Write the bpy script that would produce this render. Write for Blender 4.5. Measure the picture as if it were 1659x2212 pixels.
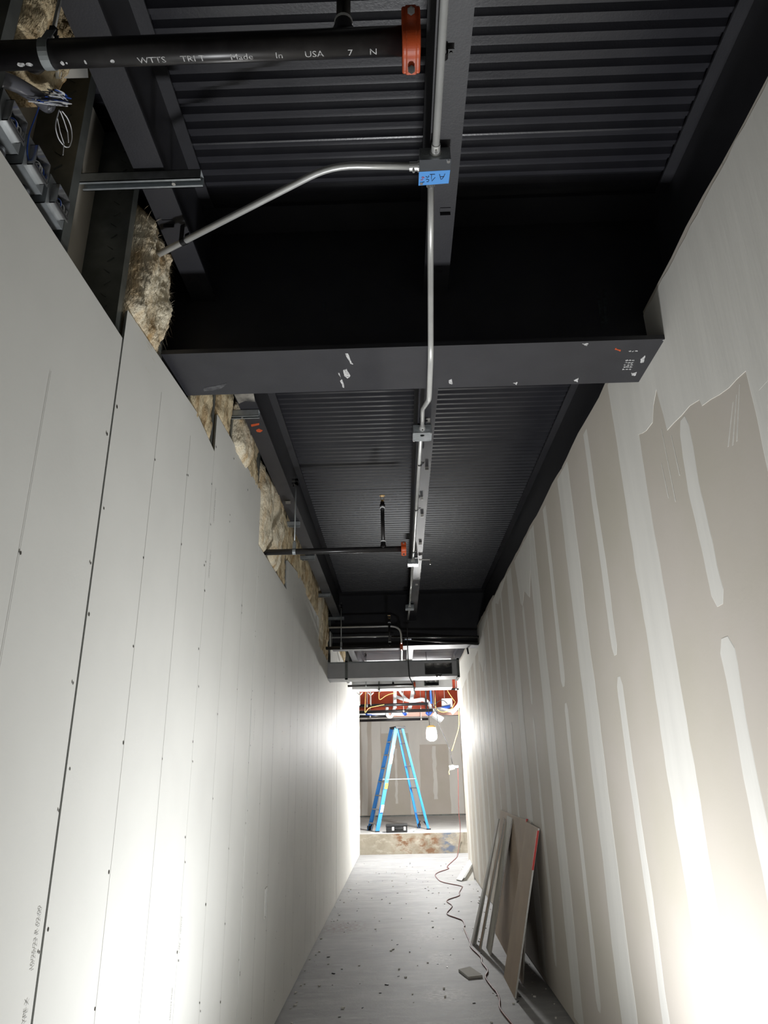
import bpy, bmesh, math, random
from mathutils import Vector, Matrix, noise
random.seed(7)
for o in list(bpy.data.objects): bpy.data.objects.remove(o)
SC = bpy.context.scene
COL = SC.collection
# ------------------------------------------------------------------ camera (calibrated on the drywall joints, 1659 x 2212)
FPX, YAW, PITCH, ROLL = 1492.2, -0.016256, 0.360333, -0.021465
XL, XR, HC, SEAM0, SHEET = -0.93, 1.126, 1.63, 2.017, 1.2192
_f = Vector((math.sin(YAW)*math.cos(PITCH), math.cos(YAW)*math.cos(PITCH), math.sin(PITCH)))
_r = Vector((math.cos(YAW), -math.sin(YAW), 0)); _u = _r.cross(_f)
CR = _r*math.cos(ROLL)+_u*math.sin(ROLL); CU = -_r*math.sin(ROLL)+_u*math.cos(ROLL); CF = _f
cam = bpy.data.cameras.new('camera'); co = bpy.data.objects.new('camera', cam); COL.objects.link(co)
cam.sensor_fit = 'HORIZONTAL'; cam.sensor_width = 36; cam.lens = 36*FPX/1659; cam.clip_start = 0.02
co.matrix_world = Matrix(((CR.x, CU.x, -CF.x, 0), (CR.y, CU.y, -CF.y, 0), (CR.z, CU.z, -CF.z, HC), (0, 0, 0, 1)))
SC.camera = co
def ray(px, py): return CF+CR*((px-829.5)/FPX)-CU*((py-1106)/FPX)
def at(px, py, ax, val):
    """world point on the plane x=, y= or z= val seen at a pixel of the photograph"""
    d = ray(px, py); o = Vector((0, 0, HC)); i = 'xyz'.index(ax)
    return o+d*((val-o[i])/d[i])
# ------------------------------------------------------------------ world, lights, exposure
SC.view_settings.view_transform = 'Standard'; SC.view_settings.look = 'None'
SC.view_settings.exposure = 0.65; SC.view_settings.gamma = 1.0; SC.view_settings.use_curve_mapping = False
w = bpy.data.worlds.new('world'); SC.world = w; w.use_nodes = True
w.node_tree.nodes['Background'].inputs[0].default_value = (0.9, 0.95, 1.0, 1)
w.node_tree.nodes['Background'].inputs[1].default_value = 0.0
# one work light stands below the frame: the shadows of strut and boxes, the unlit girder web and the bright foot of the right wall all point to it
l = bpy.data.lights.new('floor_work_light_offscreen', 'AREA'); l.shape = 'RECTANGLE'; l.size = 0.3; l.size_y = 0.24; l.energy = 40; l.color = (0.97, 0.985, 1.0); l.spread = math.radians(165)
fo = bpy.data.objects.new('floor_work_light_offscreen', l); COL.objects.link(fo); fo.location = (0.2, 2.75, 0.12); fo.rotation_euler = (-Vector((0, 0.15, 1)).normalized()).to_track_quat('Z', 'Y').to_euler()
BULB_RADIANCE = 900.0
# ------------------------------------------------------------------ materials
def srgb(r, g, b):
    f = lambda c: (c/255/12.92) if c/255 <= 0.04045 else ((c/255+0.055)/1.055)**2.4
    return (f(r), f(g), f(b), 1)
MATS = {}
def mat(name, col, rough=0.6, metal=0.0, spec=0.5, noise_s=0.0, noise_amt=0.0, col2=None, bump=0.0, bump_s=60.0, stretch=(1, 1, 1), detail=4, contrast=(0.35, 0.65)):
    if name in MATS: return MATS[name]
    m = bpy.data.materials.new(name); m.use_nodes = True; nt = m.node_tree; N = nt.nodes; L = nt.links
    b = N['Principled BSDF']; b.inputs['Base Color'].default_value = col; b.inputs['Roughness'].default_value = rough
    b.inputs['Metallic'].default_value = metal; b.inputs['Specular IOR Level'].default_value = spec
    tc = N.new('ShaderNodeTexCoord'); mp = N.new('ShaderNodeMapping'); mp.inputs['Scale'].default_value = stretch
    geo = N.new('ShaderNodeNewGeometry')
    L.new(geo.outputs['Position'], mp.inputs['Vector'])
    if noise_s:
        t = N.new('ShaderNodeTexNoise'); t.inputs['Scale'].default_value = noise_s; t.inputs['Detail'].default_value = detail
        L.new(mp.outputs['Vector'], t.inputs['Vector'])
        r = N.new('ShaderNodeValToRGB'); r.color_ramp.elements[0].position, r.color_ramp.elements[1].position = contrast
        r.color_ramp.elements[0].color = (0, 0, 0, 1); r.color_ramp.elements[1].color = (1, 1, 1, 1)
        L.new(t.outputs['Fac'], r.inputs['Fac'])
        mx = N.new('ShaderNodeMix'); mx.data_type = 'RGBA'
        mx.inputs[6].default_value = col
        mx.inputs[7].default_value = col2 or tuple(c*(1-noise_amt) for c in col[:3])+(1,)
        L.new(r.outputs['Color'], mx.inputs['Factor']); L.new(mx.outputs[2], b.inputs['Base Color'])
    if bump:
        t2 = N.new('ShaderNodeTexNoise'); t2.inputs['Scale'].default_value = bump_s; t2.inputs['Detail'].default_value = 3
        L.new(mp.outputs['Vector'], t2.inputs['Vector'])
        bp = N.new('ShaderNodeBump'); bp.inputs['Strength'].default_value = bump; bp.inputs['Distance'].default_value = 0.01
        L.new(t2.outputs['Fac'], bp.inputs['Height']); L.new(bp.outputs['Normal'], b.inputs['Normal'])
    MATS[name] = m; return m
def emis(name, col, strength):
    m = bpy.data.materials.new(name); m.use_nodes = True; b = m.node_tree.nodes['Principled BSDF']
    b.inputs['Base Color'].default_value = col; b.inputs['Emission Color'].default_value = col; b.inputs['Emission Strength'].default_value = strength
    return m
M_PAPER = mat('drywall face paper', srgb(224, 224, 219), 0.6, spec=0.1, noise_s=2.5, noise_amt=0.05, bump=0.03, bump_s=90)
M_EDGE = mat('gypsum cut edge', srgb(226, 224, 218), 0.9, noise_s=60, noise_amt=0.12)
M_BROWN = mat('drywall back paper', srgb(178, 158, 136), 0.8, noise_s=4, noise_amt=0.12)
M_GREYB = mat('grey green drywall paper', srgb(182, 179, 166), 0.75, noise_s=4, noise_amt=0.1)
M_BARE = mat('bare taped drywall paper', srgb(203, 196, 187), 0.72, spec=0.1, noise_s=1.6, col2=srgb(197, 191, 179), bump=0.03, bump_s=80)
M_MUD = mat('joint compound', srgb(227, 225, 219), 0.75, spec=0.1, noise_s=3.5, noise_amt=0.06, bump=0.12, bump_s=14, stretch=(1, 3, 0.35))
M_BLACK = mat('black painted steel', (0.016, 0.016, 0.0205, 1), 0.5, spec=0.6, noise_s=7, col2=(0.022, 0.022, 0.027, 1), bump=0.05, bump_s=160)
M_DECK = mat('black painted deck', (0.02, 0.02, 0.0255, 1), 0.33, spec=0.65, noise_s=5, col2=(0.028, 0.028, 0.034, 1), bump=0.05, bump_s=120)
M_BARESTEEL = mat('scuffed grey steel', srgb(70, 70, 70), 0.4, metal=0.3, noise_s=12, col2=srgb(176, 172, 164))
M_GALV = mat('galvanised steel', srgb(178, 184, 187), 0.35, metal=0.55, noise_s=25, noise_amt=0.25)
M_STUD = mat('galvanised stud', srgb(128, 132, 129), 0.42, metal=0.6, noise_s=10, noise_amt=0.35)
M_DUCT = mat('duct sheet metal', srgb(188, 189, 191), 0.5, metal=0.2, noise_s=6, noise_amt=0.12)
M_EMT = mat('conduit zinc', srgb(222, 223, 221), 0.33, metal=0.45, noise_s=14, noise_amt=0.12)
M_PIPE = mat('black sprinkler pipe', (0.012, 0.011, 0.012, 1), 0.33, noise_s=26, col2=(0.028, 0.026, 0.027, 1), contrast=(0.5, 0.8))
M_ORANGE = mat('orange coupling paint', srgb(196, 80, 34), 0.45, noise_s=30, noise_amt=0.2)
M_PRIMER = mat('orange red primer', srgb(214, 86, 50), 0.6, noise_s=2, noise_amt=0.2)
M_BRIGHT = mat('bright steel', srgb(225, 225, 225), 0.2, metal=0.9)
M_BRASS = mat('brass', srgb(214, 180, 120), 0.3, metal=0.9)
M_WHITE = mat('white plastic', srgb(236, 238, 240), 0.4)
M_WOOL = mat('mineral wool', srgb(222, 206, 172), 0.95, spec=0.1, noise_s=16, col2=srgb(150, 118, 76), bump=1.0, bump_s=110, stretch=(1, 1, 0.3), detail=8, contrast=(0.42, 0.74))
M_WOOLW = mat('pale mineral wool', srgb(236, 226, 202), 0.95, spec=0.1, noise_s=12, col2=srgb(192, 160, 112), bump=1.0, bump_s=110, stretch=(1, 1, 0.4), detail=8, contrast=(0.45, 0.75))
M_BLUE = mat('blue fibreglass', srgb(52, 142, 222), 0.4)
M_BLUETAPE = mat('blue masking tape', srgb(84, 160, 238), 0.6)
M_INK = mat('dark ink', (0.01, 0.012, 0.025, 1), 0.7)
M_PENCIL = mat('faint pencil', srgb(188, 187, 182), 0.7)
M_PRINT = mat('grey printed ink', srgb(150, 149, 145), 0.7)
M_SCREW = mat('dark screw head', srgb(70, 66, 60), 0.5, metal=0.4)
M_DARKPL = mat('black plastic', (0.012, 0.012, 0.013, 1), 0.45)
M_GREYPL = mat('grey plastic conduit', srgb(96, 97, 103), 0.3)
M_ALU = mat('aluminium', srgb(186, 184, 180), 0.4, metal=0.7)
M_CORD = mat('red brown cord', srgb(120, 60, 56), 0.5)
M_RED = mat('red tape', srgb(214, 66, 58), 0.5)
M_YELL = mat('yellow label', srgb(236, 226, 66), 0.6)
M_YCABLE = mat('yellow cable', srgb(232, 190, 110), 0.5)
M_WHITEPAINT = mat('white paint marks', srgb(200, 200, 200), 0.7, noise_s=150, noise_amt=0.75, contrast=(0.45, 0.7))
M_BLUEPIPE = mat('blue pipe', srgb(50, 92, 190), 0.4)
M_OLIVE = mat('back board paper', srgb(176, 170, 158), 0.8, noise_s=5, noise_amt=0.2)
M_FOIL = mat('foil', srgb(215, 215, 215), 0.25, metal=0.9, noise_s=20, noise_amt=0.4, bump=0.6, bump_s=30)
# ------------------------------------------------------------------ mesh helpers
class MB:
    def __init__(s): s.v = []; s.f = []
    def add(s, vs, fs):
        n = len(s.v); s.v += [tuple(v) for v in vs]; s.f += [tuple(i+n for i in f) for f in fs]; return s
    def box(s, x0, x1, y0, y1, z0, z1):
        return s.add([(x0, y0, z0), (x1, y0, z0), (x1, y1, z0), (x0, y1, z0), (x0, y0, z1), (x1, y0, z1), (x1, y1, z1), (x0, y1, z1)],
                     [(0, 3, 2, 1), (4, 5, 6, 7), (0, 1, 5, 4), (1, 2, 6, 5), (2, 3, 7, 6), (3, 0, 4, 7)])
    def obox(s, c, ax, ay, az):
        """oriented box: centre and three half-axis vectors"""
        c, ax, ay, az = Vector(c), Vector(ax), Vector(ay), Vector(az)
        vs = [c+ax*i+ay*j+az*k for k in (-1, 1) for (i, j) in ((-1, -1), (1, -1), (1, 1), (-1, 1))]
        return s.add(vs, [(0, 3, 2, 1), (4, 5, 6, 7), (0, 1, 5, 4), (1, 2, 6, 5), (2, 3, 7, 6), (3, 0, 4, 7)])
    def hexa(s, vs): return s.add(vs, [(0, 3, 2, 1), (4, 5, 6, 7), (0, 1, 5, 4), (1, 2, 6, 5), (2, 3, 7, 6), (3, 0, 4, 7)])
    def tube(s, pts, r, n=10, cap=True):
        pts = [Vector(p) for p in pts]; rs = r if isinstance(r, (list, tuple)) else [r]*len(pts)
        up = None; rings = []
        for i, p in enumerate(pts):
            t = (pts[min(i+1, len(pts)-1)]-pts[max(i-1, 0)]).normalized()
            if up is None:
                a = Vector((0, 0, 1)) if abs(t.z) < 0.9 else Vector((1, 0, 0)); up = a-t*a.dot(t)
            else: up = up-t*up.dot(t)
            up.normalize(); sd = t.cross(up)
            rings.append([p+(up*math.cos(2*math.pi*k/n)+sd*math.sin(2*math.pi*k/n))*rs[i] for k in range(n)])
        vs = [v for g in rings for v in g]; fs = []
        for i in range(len(rings)-1):
            for k in range(n):
                a, b = i*n+k, i*n+(k+1) % n; fs.append((a, b, b+n, a+n))
        if cap: fs += [tuple(range(n-1, -1, -1)), tuple((len(rings)-1)*n+k for k in range(n))]
        return s.add(vs, fs)
    def cyl(s, p, q, r, n=14): return s.tube([p, q], r, n)
    def prism(s, poly, ext):
        """polygon (list of points) extruded by a vector"""
        n = len(poly); e = Vector(ext); a = [Vector(p) for p in poly]; b = [p+e for p in a]
        return s.add(a+b, [tuple(range(n-1, -1, -1)), tuple(range(n, 2*n))]+[(i, (i+1) % n, n+(i+1) % n, n+i) for i in range(n)])
    def build(s, name, m, parent=None, smooth=False, bevel=0.0):
        me = bpy.data.meshes.new(name); me.from_pydata(s.v, [], s.f)
        bm = bmesh.new(); bm.from_mesh(me); bmesh.ops.recalc_face_normals(bm, faces=bm.faces)
        if bevel: bmesh.ops.bevel(bm, geom=list(bm.edges), offset=bevel, segments=2, affect='EDGES', profile=0.5)
        bm.to_mesh(me); bm.free()
        if smooth:
            for p in me.polygons: p.use_smooth = True
        me.materials.append(m); o = bpy.data.objects.new(name, me); COL.objects.link(o)
        if parent is not None: attach(o, parent)
        return o
def attach(o, parent):
    o.parent = parent; o.matrix_parent_inverse = pmat(parent).inverted()
def pmat(o):
    m = Matrix.Translation(o.location) @ o.rotation_euler.to_matrix().to_4x4()
    return m if o.parent is None else pmat(o.parent) @ o.matrix_parent_inverse @ m
def tag(o, label, cat, group=None):
    o['label'] = label; o['category'] = cat
    if group: o['group'] = group
    return o
def thing(name, loc, label, cat, group=None):
    o = bpy.data.objects.new(name, None); COL.objects.link(o); o.location = loc; o.empty_display_size = 0.05
    return tag(o, label, cat, group)
def struct(o): o['kind'] = 'structure'; return o
def stuff(o): o['kind'] = 'stuff'; return o
def bend(pts, r=0.06, n=6):
    """polyline with rounded corners"""
    pts = [Vector(p) for p in pts]; out = [pts[0]]
    for i in range(1, len(pts)-1):
        a, b, c = pts[i-1], pts[i], pts[i+1]; d1 = (a-b); d2 = (c-b); k = min(r, d1.length*0.45, d2.length*0.45)
        s, e = b+d1.normalized()*k, b+d2.normalized()*k
        for j in range(n+1):
            t = j/n; out.append(s*(1-t)**2+b*2*t*(1-t)+e*t*t)
    out.append(pts[-1]); return out
def text(s, size, m, origin, xdir, ydir, name, parent=None, squash=1.0):
    cu = bpy.data.curves.new(name, 'FONT'); cu.body = s; cu.size = size; cu.fill_mode = 'FRONT'; cu.resolution_u = 2
    o = bpy.data.objects.new('tmp', cu); COL.objects.link(o)
    dg = bpy.context.evaluated_depsgraph_get(); me = bpy.data.meshes.new_from_object(o.evaluated_get(dg))
    bpy.data.objects.remove(o)
    x, y = Vector(xdir).normalized()*squash, Vector(ydir).normalized()
    for v in me.vertices: v.co = Vector(origin)+x*v.co.x+y*v.co.y
    me.materials.clear(); me.materials.append(m); me.name = name
    t = bpy.data.objects.new(name, me); COL.objects.link(t)
    if parent is not None: attach(t, parent)
    return t
# ------------------------------------------------------------------ floor
def concrete(name, base, dark, light, scuffs):
    m = bpy.data.materials.new(name); m.use_nodes = True; nt = m.node_tree; N = nt.nodes; L = nt.links; b = N['Principled BSDF']
    b.inputs['Roughness'].default_value = 0.62; b.inputs['Specular IOR Level'].default_value = 0.35
    g = N.new('ShaderNodeNewGeometry')
    def nz(scale, detail, st=(1, 1, 1)):
        mp = N.new('ShaderNodeMapping'); mp.inputs['Scale'].default_value = st; L.new(g.outputs['Position'], mp.inputs['Vector'])
        t = N.new('ShaderNodeTexNoise'); t.inputs['Scale'].default_value = scale; t.inputs['Detail'].default_value = detail; t.inputs['Roughness'].default_value = 0.65
        L.new(mp.outputs['Vector'], t.inputs['Vector']); return t.outputs['Fac']
    def ramp(x, a, c):
        r = N.new('ShaderNodeMapRange'); r.inputs[1].default_value = a; r.inputs[2].default_value = c; L.new(x, r.inputs[0]); return r.outputs[0]
    def mix(f, a, c):
        x = N.new('ShaderNodeMix'); x.data_type = 'RGBA'; L.new(f, x.inputs['Factor'])
        for k, v in ((6, a), (7, c)):
            if hasattr(v, 'links'): L.new(v, x.inputs[k])
            else: x.inputs[k].default_value = v
        return x.outputs[2]
    c = mix(ramp(nz(1.7, 6, (1, 2.2, 1)), 0.35, 0.68), base, dark)
    c = mix(ramp(nz(9, 5, (0.5, 1.6, 1)), 0.52, 0.8), c, light)
    c = mix(ramp(nz(60, 3, (0.6, 2.0, 1)), 0.6, 0.9), c, light)
    for (sx, sy, rx, ry, col) in scuffs:      # plaster dust and stains with a place of their own
        mp = N.new('ShaderNodeMapping'); mp.inputs['Location'].default_value = (-sx/rx, -sy/ry, 0); mp.inputs['Scale'].default_value = (1/rx, 1/ry, 0)
        L.new(g.outputs['Position'], mp.inputs['Vector'])
        ln = N.new('ShaderNodeVectorMath'); ln.operation = 'LENGTH'; L.new(mp.outputs['Vector'], ln.inputs[0])
        f = N.new('ShaderNodeMapRange'); f.inputs[1].default_value = 1.0; f.inputs[2].default_value = 0.0; L.new(ln.outputs['Value'], f.inputs[0])
        n2 = ramp(nz(34 if name[0] == 'c' else 9, 8, (0.6, 1.4, 1)), 0.45, 0.66)
        mu = N.new('ShaderNodeMath'); mu.operation = 'MULTIPLY'; L.new(f.outputs[0], mu.inputs[0]); L.new(n2, mu.inputs[1])
        m2 = N.new('ShaderNodeMath'); m2.operation = 'MULTIPLY'; m2.use_clamp = True; m2.inputs[1].default_value = 2.2; L.new(mu.outputs[0], m2.inputs[0])
        c = mix(m2.outputs[0], c, col)
    L.new(c, b.inputs['Base Color'])
    bp = N.new('ShaderNodeBump'); bp.inputs['Strength'].default_value = 0.15; bp.inputs['Distance'].default_value = 0.01
    L.new(nz(40, 4), bp.inputs['Height']); L.new(bp.outputs['Normal'], b.inputs['Normal'])
    return m
s1 = at(953, 2070, 'z', 0); s2 = at(965, 2150, 'z', 0); s3 = at(930, 2020, 'z', 0); s4 = at(740, 2003, 'z', 0)
DUST = srgb(214, 214, 212)
M_FLOOR = concrete('corridor concrete', srgb(163, 163, 163), srgb(141, 141, 142), srgb(184, 184, 183),
                   [(s1.x, s1.y, 0.16, 0.32, DUST), (s2.x, s2.y, 0.22, 0.3, DUST), (s3.x, s3.y, 0.4, 0.6, srgb(186, 186, 185)), (s4.x, s4.y, 0.35, 0.5, srgb(104, 86, 78))])
M_SLAB = concrete('raised slab top concrete', srgb(196, 196, 193), srgb(176, 175, 172), srgb(214, 213, 210), [])
M_STEP = concrete('slab edge concrete', srgb(156, 149, 135), srgb(122, 114, 99), srgb(182, 175, 162),
                  [(0.55, 16.25, 0.35, 0.6, srgb(112, 84, 62)), (0.0, 16.25, 0.3, 0.6, srgb(112, 82, 58)), (0.95, 16.25, 0.22, 0.5, srgb(92, 100, 116))])
struct(MB().box(-4, 6, -7, 16.25, -0.12, 0).build('floor', M_FLOOR))
ST = 16.25; SZ = 0.40
slab = struct(MB().box(-4, 6, ST+0.03, 23.2, -0.12, SZ).build('floor_raised', M_SLAB))
MB().box(-4, 6, ST, ST+0.03, -0.12, SZ-0.004).build('slab_edge', M_STEP, slab)
# ------------------------------------------------------------------ left wall: sheets, studs, back board
WL = bpy.data.objects.new('wall_left', None); COL.objects.link(WL); WL.location = (XL, 0, 0); struct(WL)
TOPS = {-6: [3.06, 3.06], -5: [3.06, 3.06], -4: [3.06, 3.06], -3: [3.06, 3.06], -2: [3.06, 3.06], -1: [3.055, 3.064],
        0: [(0, 3.188), (0.72, 3.255), (1, 3.212)], 1: [3.435, 3.49], 2: [3.09, 3.092], 3: [(0, 3.35), (0.6, 3.425), (1, 3.41)], 4: [3.36, 3.355],
        5: [(0, 3.09), (0.4, 3.042), (0.862, 3.0), (0.864, 2.775), (1, 2.775)], 6: [(0, 2.775), (0.182, 2.775), (0.184, 3.48), (1, 3.488)],
        7: [3.42, 3.40], 8: [3.36, 3.35], 9: [3.34, 3.34], 10: [3.34, 3.34], 11: [(0, 3.34), (0.74, 3.34)]}
SHEETS = {}
SLOT = at(573, 1950, 'x', XL)
for k, tp in TOPS.items():
    y0 = SEAM0+SHEET*k; gap = {0: 0.008, 1: 0.006, 2: 0.004}.get(k, 0.003)
    if not isinstance(tp[0], tuple): tp = [(0, tp[0]), (1, tp[1])]
    z0 = 0.008+0.006*random.random()
    ys = lambda t: min(max(y0+SHEET*t, y0+gap), y0+SHEET-(0.0005))
    dx = random.uniform(-0.0012, 0.0012)
    poly = [(XL+dx, ys(0), z0)]+[(XL+dx, ys(t), z) for t, z in tp]+[(XL+dx, ys(tp[-1][0]), z0)]
    m = MB(); n = len(poly)
    ew = 0.014 if k < 4 else 0.004          # edges cut back behind the face, so the joint is a dark slit
    e = [(p[0]-0.0159, p[1]+(ew if p[1] < y0+gap+1e-4 else 0), p[2]) for p in poly]
    m.add(poly+e, [tuple(range(n)), tuple(range(2*n-1, n-1, -1))]+[(i, (i+1) % n, n+(i+1) % n, n+i) for i in range(n)])
    if k == 2:                              # this sheet has a device slot really cut through it
        m = MB(); ya, yb, zt = ys(0), ys(1), 3.091; Ys = [ya, SLOT.y-0.03, SLOT.y+0.03, yb]; Zs = [z0, SLOT.z-0.085, SLOT.z+0.085, zt]; x0, x1 = XL+dx, XL+dx-0.0159
        m.add([(x, y, z) for x in (x0, x1) for y in Ys for z in Zs], [])
        I = lambda a, b, c: a*16+b*4+c
        for b in range(3):
            for c in range(3):
                if (b, c) != (1, 1):
                    for a in (0, 1): m.f.append((I(a, b, c), I(a, b+1, c), I(a, b+1, c+1), I(a, b, c+1)))
        for b in range(3):
            for c in (0, 3): m.f.append((I(0, b, c), I(0, b+1, c), I(1, b+1, c), I(1, b, c)))
            for c in (0, 3): m.f.append((I(0, c, b), I(0, c, b+1), I(1, c, b+1), I(1, c, b)))
        for c in (1, 2): m.f += [(I(0, 1, c), I(0, 2, c), I(1, 2, c), I(1, 1, c)), (I(0, c, 1), I(0, c, 2), I(1, c, 2), I(1, c, 1))]
    o = m.build('drywall_sheet', M_PAPER, WL)
    o.data.materials.append(M_EDGE)
    for p in o.data.polygons:
        if p.normal.z > 0.5: p.material_index = 1
    SHEETS[k] = o
# screw heads and dimples, one small cluster of geometry for each sheet
def discs(name, pts, r, m, parent, x):
    mb = MB()
    for (y, z) in pts:
        rr = r*random.uniform(0.8, 1.25); n = 8
        mb.add([(x, y+rr*math.cos(2*math.pi*i/n), z+1.3*rr*math.sin(2*math.pi*i/n)) for i in range(n)], [tuple(range(n))])
    return stuff(mb.build(name, m, parent))
for k in range(-2, 7):
    y0 = SEAM0+SHEET*k; top = {0: 3.15, 1: 3.4, 3: 3.3, 4: 3.3, 5: 2.75, 6: 2.75}.get(k, 3.0); pts = []
    for t in (0.012, 0.333, 0.667, 0.988):
        z = random.uniform(0.15, 0.3)
        while z < top:
            if random.random() < 0.72 or t in (0.012, 0.988): pts.append((y0+SHEET*t+random.uniform(-0.012, 0.012), z))
            if random.random() < 0.14: pts.append((y0+SHEET*t+random.uniform(-0.02, 0.02), z+random.uniform(-0.05, 0.05)))
            z += random.uniform(0.32, 0.46)
    discs('screw_heads', [p for p in pts if y0+0.006 < p[0] < y0+SHEET-0.006], 0.0042, M_SCREW, SHEETS[k], XL+0.0019)
    for t in (0.333, 0.667):
        m = MB(); yy = y0+SHEET*t
        m.box(XL+0.0013, XL+0.0017, yy-0.0006, yy+0.0006, 0.1, top-random.uniform(0.05, 0.6)); m.build('pencil_line', M_PENCIL, SHEETS[k])
# printed stamps on the sheet edges, read upwards
p0 = at(72, 2098, 'x', XL+0.0022); p1 = at(92, 1945, 'x', XL+0.0022)
text('10/25/23 R 02:00', 0.0205, M_PRINT, p0, (0, 0.0, 1), (0, -1, 0), 'printed_date', SHEETS[-1], squash=1.0)
p0 = at(54, 2225, 'x', XL+0.0022); text('TYPE X', 0.0205, M_PRINT, p0, (0, 0, 1), (0, -1, 0), 'printed_grade', SHEETS[-1])
for (px, py, k, s) in ((388, 2060, 1, 'TYPE X  10/25/23'), (368, 2205, 0, '10/25/23 02:00'), (462, 1130, 1, '10/25/23 R 02:00 TYPE X'), (548, 1600, 2, 'TYPE X 10/25/23 R 02:00'), (452, 1250, 0, '10/25/23 R TYPE X')):
    p0 = at(px, py, 'x', XL+0.0022); text(s, 0.014, M_PRINT, p0, (0, 0, 1), (0, -1, 0), 'printed_stamp', SHEETS[k], squash=1.3)
# slot cut for a device box low in the sheet, with raised torn rim
c = at(573, 1950, 'x', XL); cy, cz = c.y, c.z
MB().box(XL+0.001, XL+0.005, cy+0.03, cy+0.036, cz-0.09, cz+0.09).box(XL+0.001, XL+0.005, cy-0.036, cy-0.03, cz-0.09, cz+0.09).box(XL+0.001, XL+0.005, cy-0.036, cy+0.036, cz+0.085, cz+0.092).build('torn_rim', M_EDGE, SHEETS[2])
for q in ((737, 1835), (630, 1790)): pass
# metal studs behind the sheets (C channel, web faces the camera), tracks and the board on the other side
SX0, SX1 = XL-0.017, XL-0.165
stud = MB(); 
stud.box(SX1, SX0, -0.0012, 0.0, 0.02, 4.0).box(SX0-0.0012, SX0, 0, 0.041, 0.02, 4.0).box(SX1, SX1+0.0012, 0, 0.041, 0.02, 4.0).box(SX0-0.01, SX0, 0.04, 0.041, 0.02, 4.0)
for i in range(26):                          # knurled dimples pressed into the web
    z = 2.6+i*0.052; a = 0.012*(1 if i % 2 else -1)
    stud.obox((SX0-0.055+a*0.3, -0.003, z), (0.011, 0, a*0.7), (0, 0.0018, 0), (-0.0018, 0, 0.003))
first = None
for k in range(-8, 36):
    y = 1.985+0.4064*k
    if first is None: first = o = stud.build('metal_stud', M_STUD, WL)
    else:
        o = bpy.data.objects.new('metal_stud', first.data); COL.objects.link(o); attach(o, WL)
    o.location = (0, y, 0)
MB().box(SX1, SX0+0.001, -7, 16.3, 0, 0.035).build('floor_track', M_STUD, WL)
MB().box(SX1-0.016, SX1, -7, 16.3, 0, 4.0).build('back_board', M_OLIVE, WL)
MB().box(SX1, XL, 16.30, 16.335, 0.0, 4.0).build('end_stud', M_EDGE, WL)
m = MB()
for i in range(60): 
    z = 0.3+i*0.055; m.box(XL-0.03, XL+random.uniform(-0.004, 0.006), 16.325, 16.335+random.uniform(0, 0.02), z, z+0.05)
stuff(m.build('torn_wall_end', M_EDGE, WL))
# ------------------------------------------------------------------ right wall: taped sheets
WR = bpy.data.objects.new('wall_right', None); COL.objects.link(WR); WR.location = (XR, 0, 0); struct(WR)
RY0, RP = 3.01, 1.2352; REND = 13.45
ys = [RY0+RP*k for k in range(-8, 9)]
ys = [y for y in ys if y < REND]+[REND]
for i in range(len(ys)-1):
    m = MB(); a, c = ys[i]+0.0006, ys[i+1]-0.0006; n = 8
    topz = [3.52+0.006*math.sin(7*(a+(c-a)*j/n))+random.uniform(-0.006, 0.006)+(0.03 if a > 7.5 else 0) for j in range(n+1)]
    poly = [(XR, a, 0.012)]+[(XR, a+(c-a)*j/n, topz[j]) for j in range(n+1)]+[(XR, c, 0.012)]
    m.prism(poly, (0.0159, 0, 0)); o = m.build('drywall_sheet', M_BARE, WR); o.data.materials.append(M_EDGE)
    for p in o.data.polygons:
        if p.normal.z > 0.5: p.material_index = 1
MB().box(XR+0.017, XR+0.14, -7, REND, 0, 3.5).build('wall_core', M_OLIVE, WR)
MB().box(XR-0.0, XR+0.16, REND, REND+0.016, 0, 3.5).build('wall_end_board', M_MUD, WR)
def band(y0, y1, z0, z1, wob, proud, name='joint_compound_band', round_end=(0, 0)):
    """strip of compound with wavering hand-trowelled edges"""
    n = max(6, int((z1-z0)/0.045)); ph = random.uniform(0, 50); L_, R_ = [], []
    for i in range(n+1):
        t = i/n; z = z0+(z1-z0)*t
        a = wob*noise.noise(Vector((ph, z*2.1, 0)))+0.35*wob*noise.noise(Vector((ph, z*9, 3))); c = wob*noise.noise(Vector((ph+20, z*2.1, 0)))+0.35*wob*noise.noise(Vector((ph, z*9, 9)))
        w = 1.0
        if round_end[0]: w = min(w, math.sqrt(min(1, (z-z0)/0.05+0.25)))
        if round_end[1]: w = min(w, math.sqrt(min(1, (z1-z)/0.05+0.25)))
        mid, h = (y0+y1)/2+(a+c)/2, (y1-y0)/2*w+(c-a)/2*w
        L_.append((mid-h, z)); R_.append((mid+h, z))
    x0 = XR+0.0005; x1 = XR-proud; m = MB(); ins = 0.006
    vs = [(x0, y, z) for y, z in L_]+[(x1, y+ins, z) for y, z in L_]+[(x1, y-ins, z) for y, z in R_]+[(x0, y, z) for y, z in R_]
    k = n+1; fs = []
    for i in range(n):
        for s in range(3): fs.append((s*k+i, s*k+i+1, (s+1)*k+i+1, (s+1)*k+i))
    fs += [(0, k, 2*k, 3*k), (n, k+n, 2*k+n, 3*k+n)]
    return m.add(vs, fs).build(name, M_MUD, WR)
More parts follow.
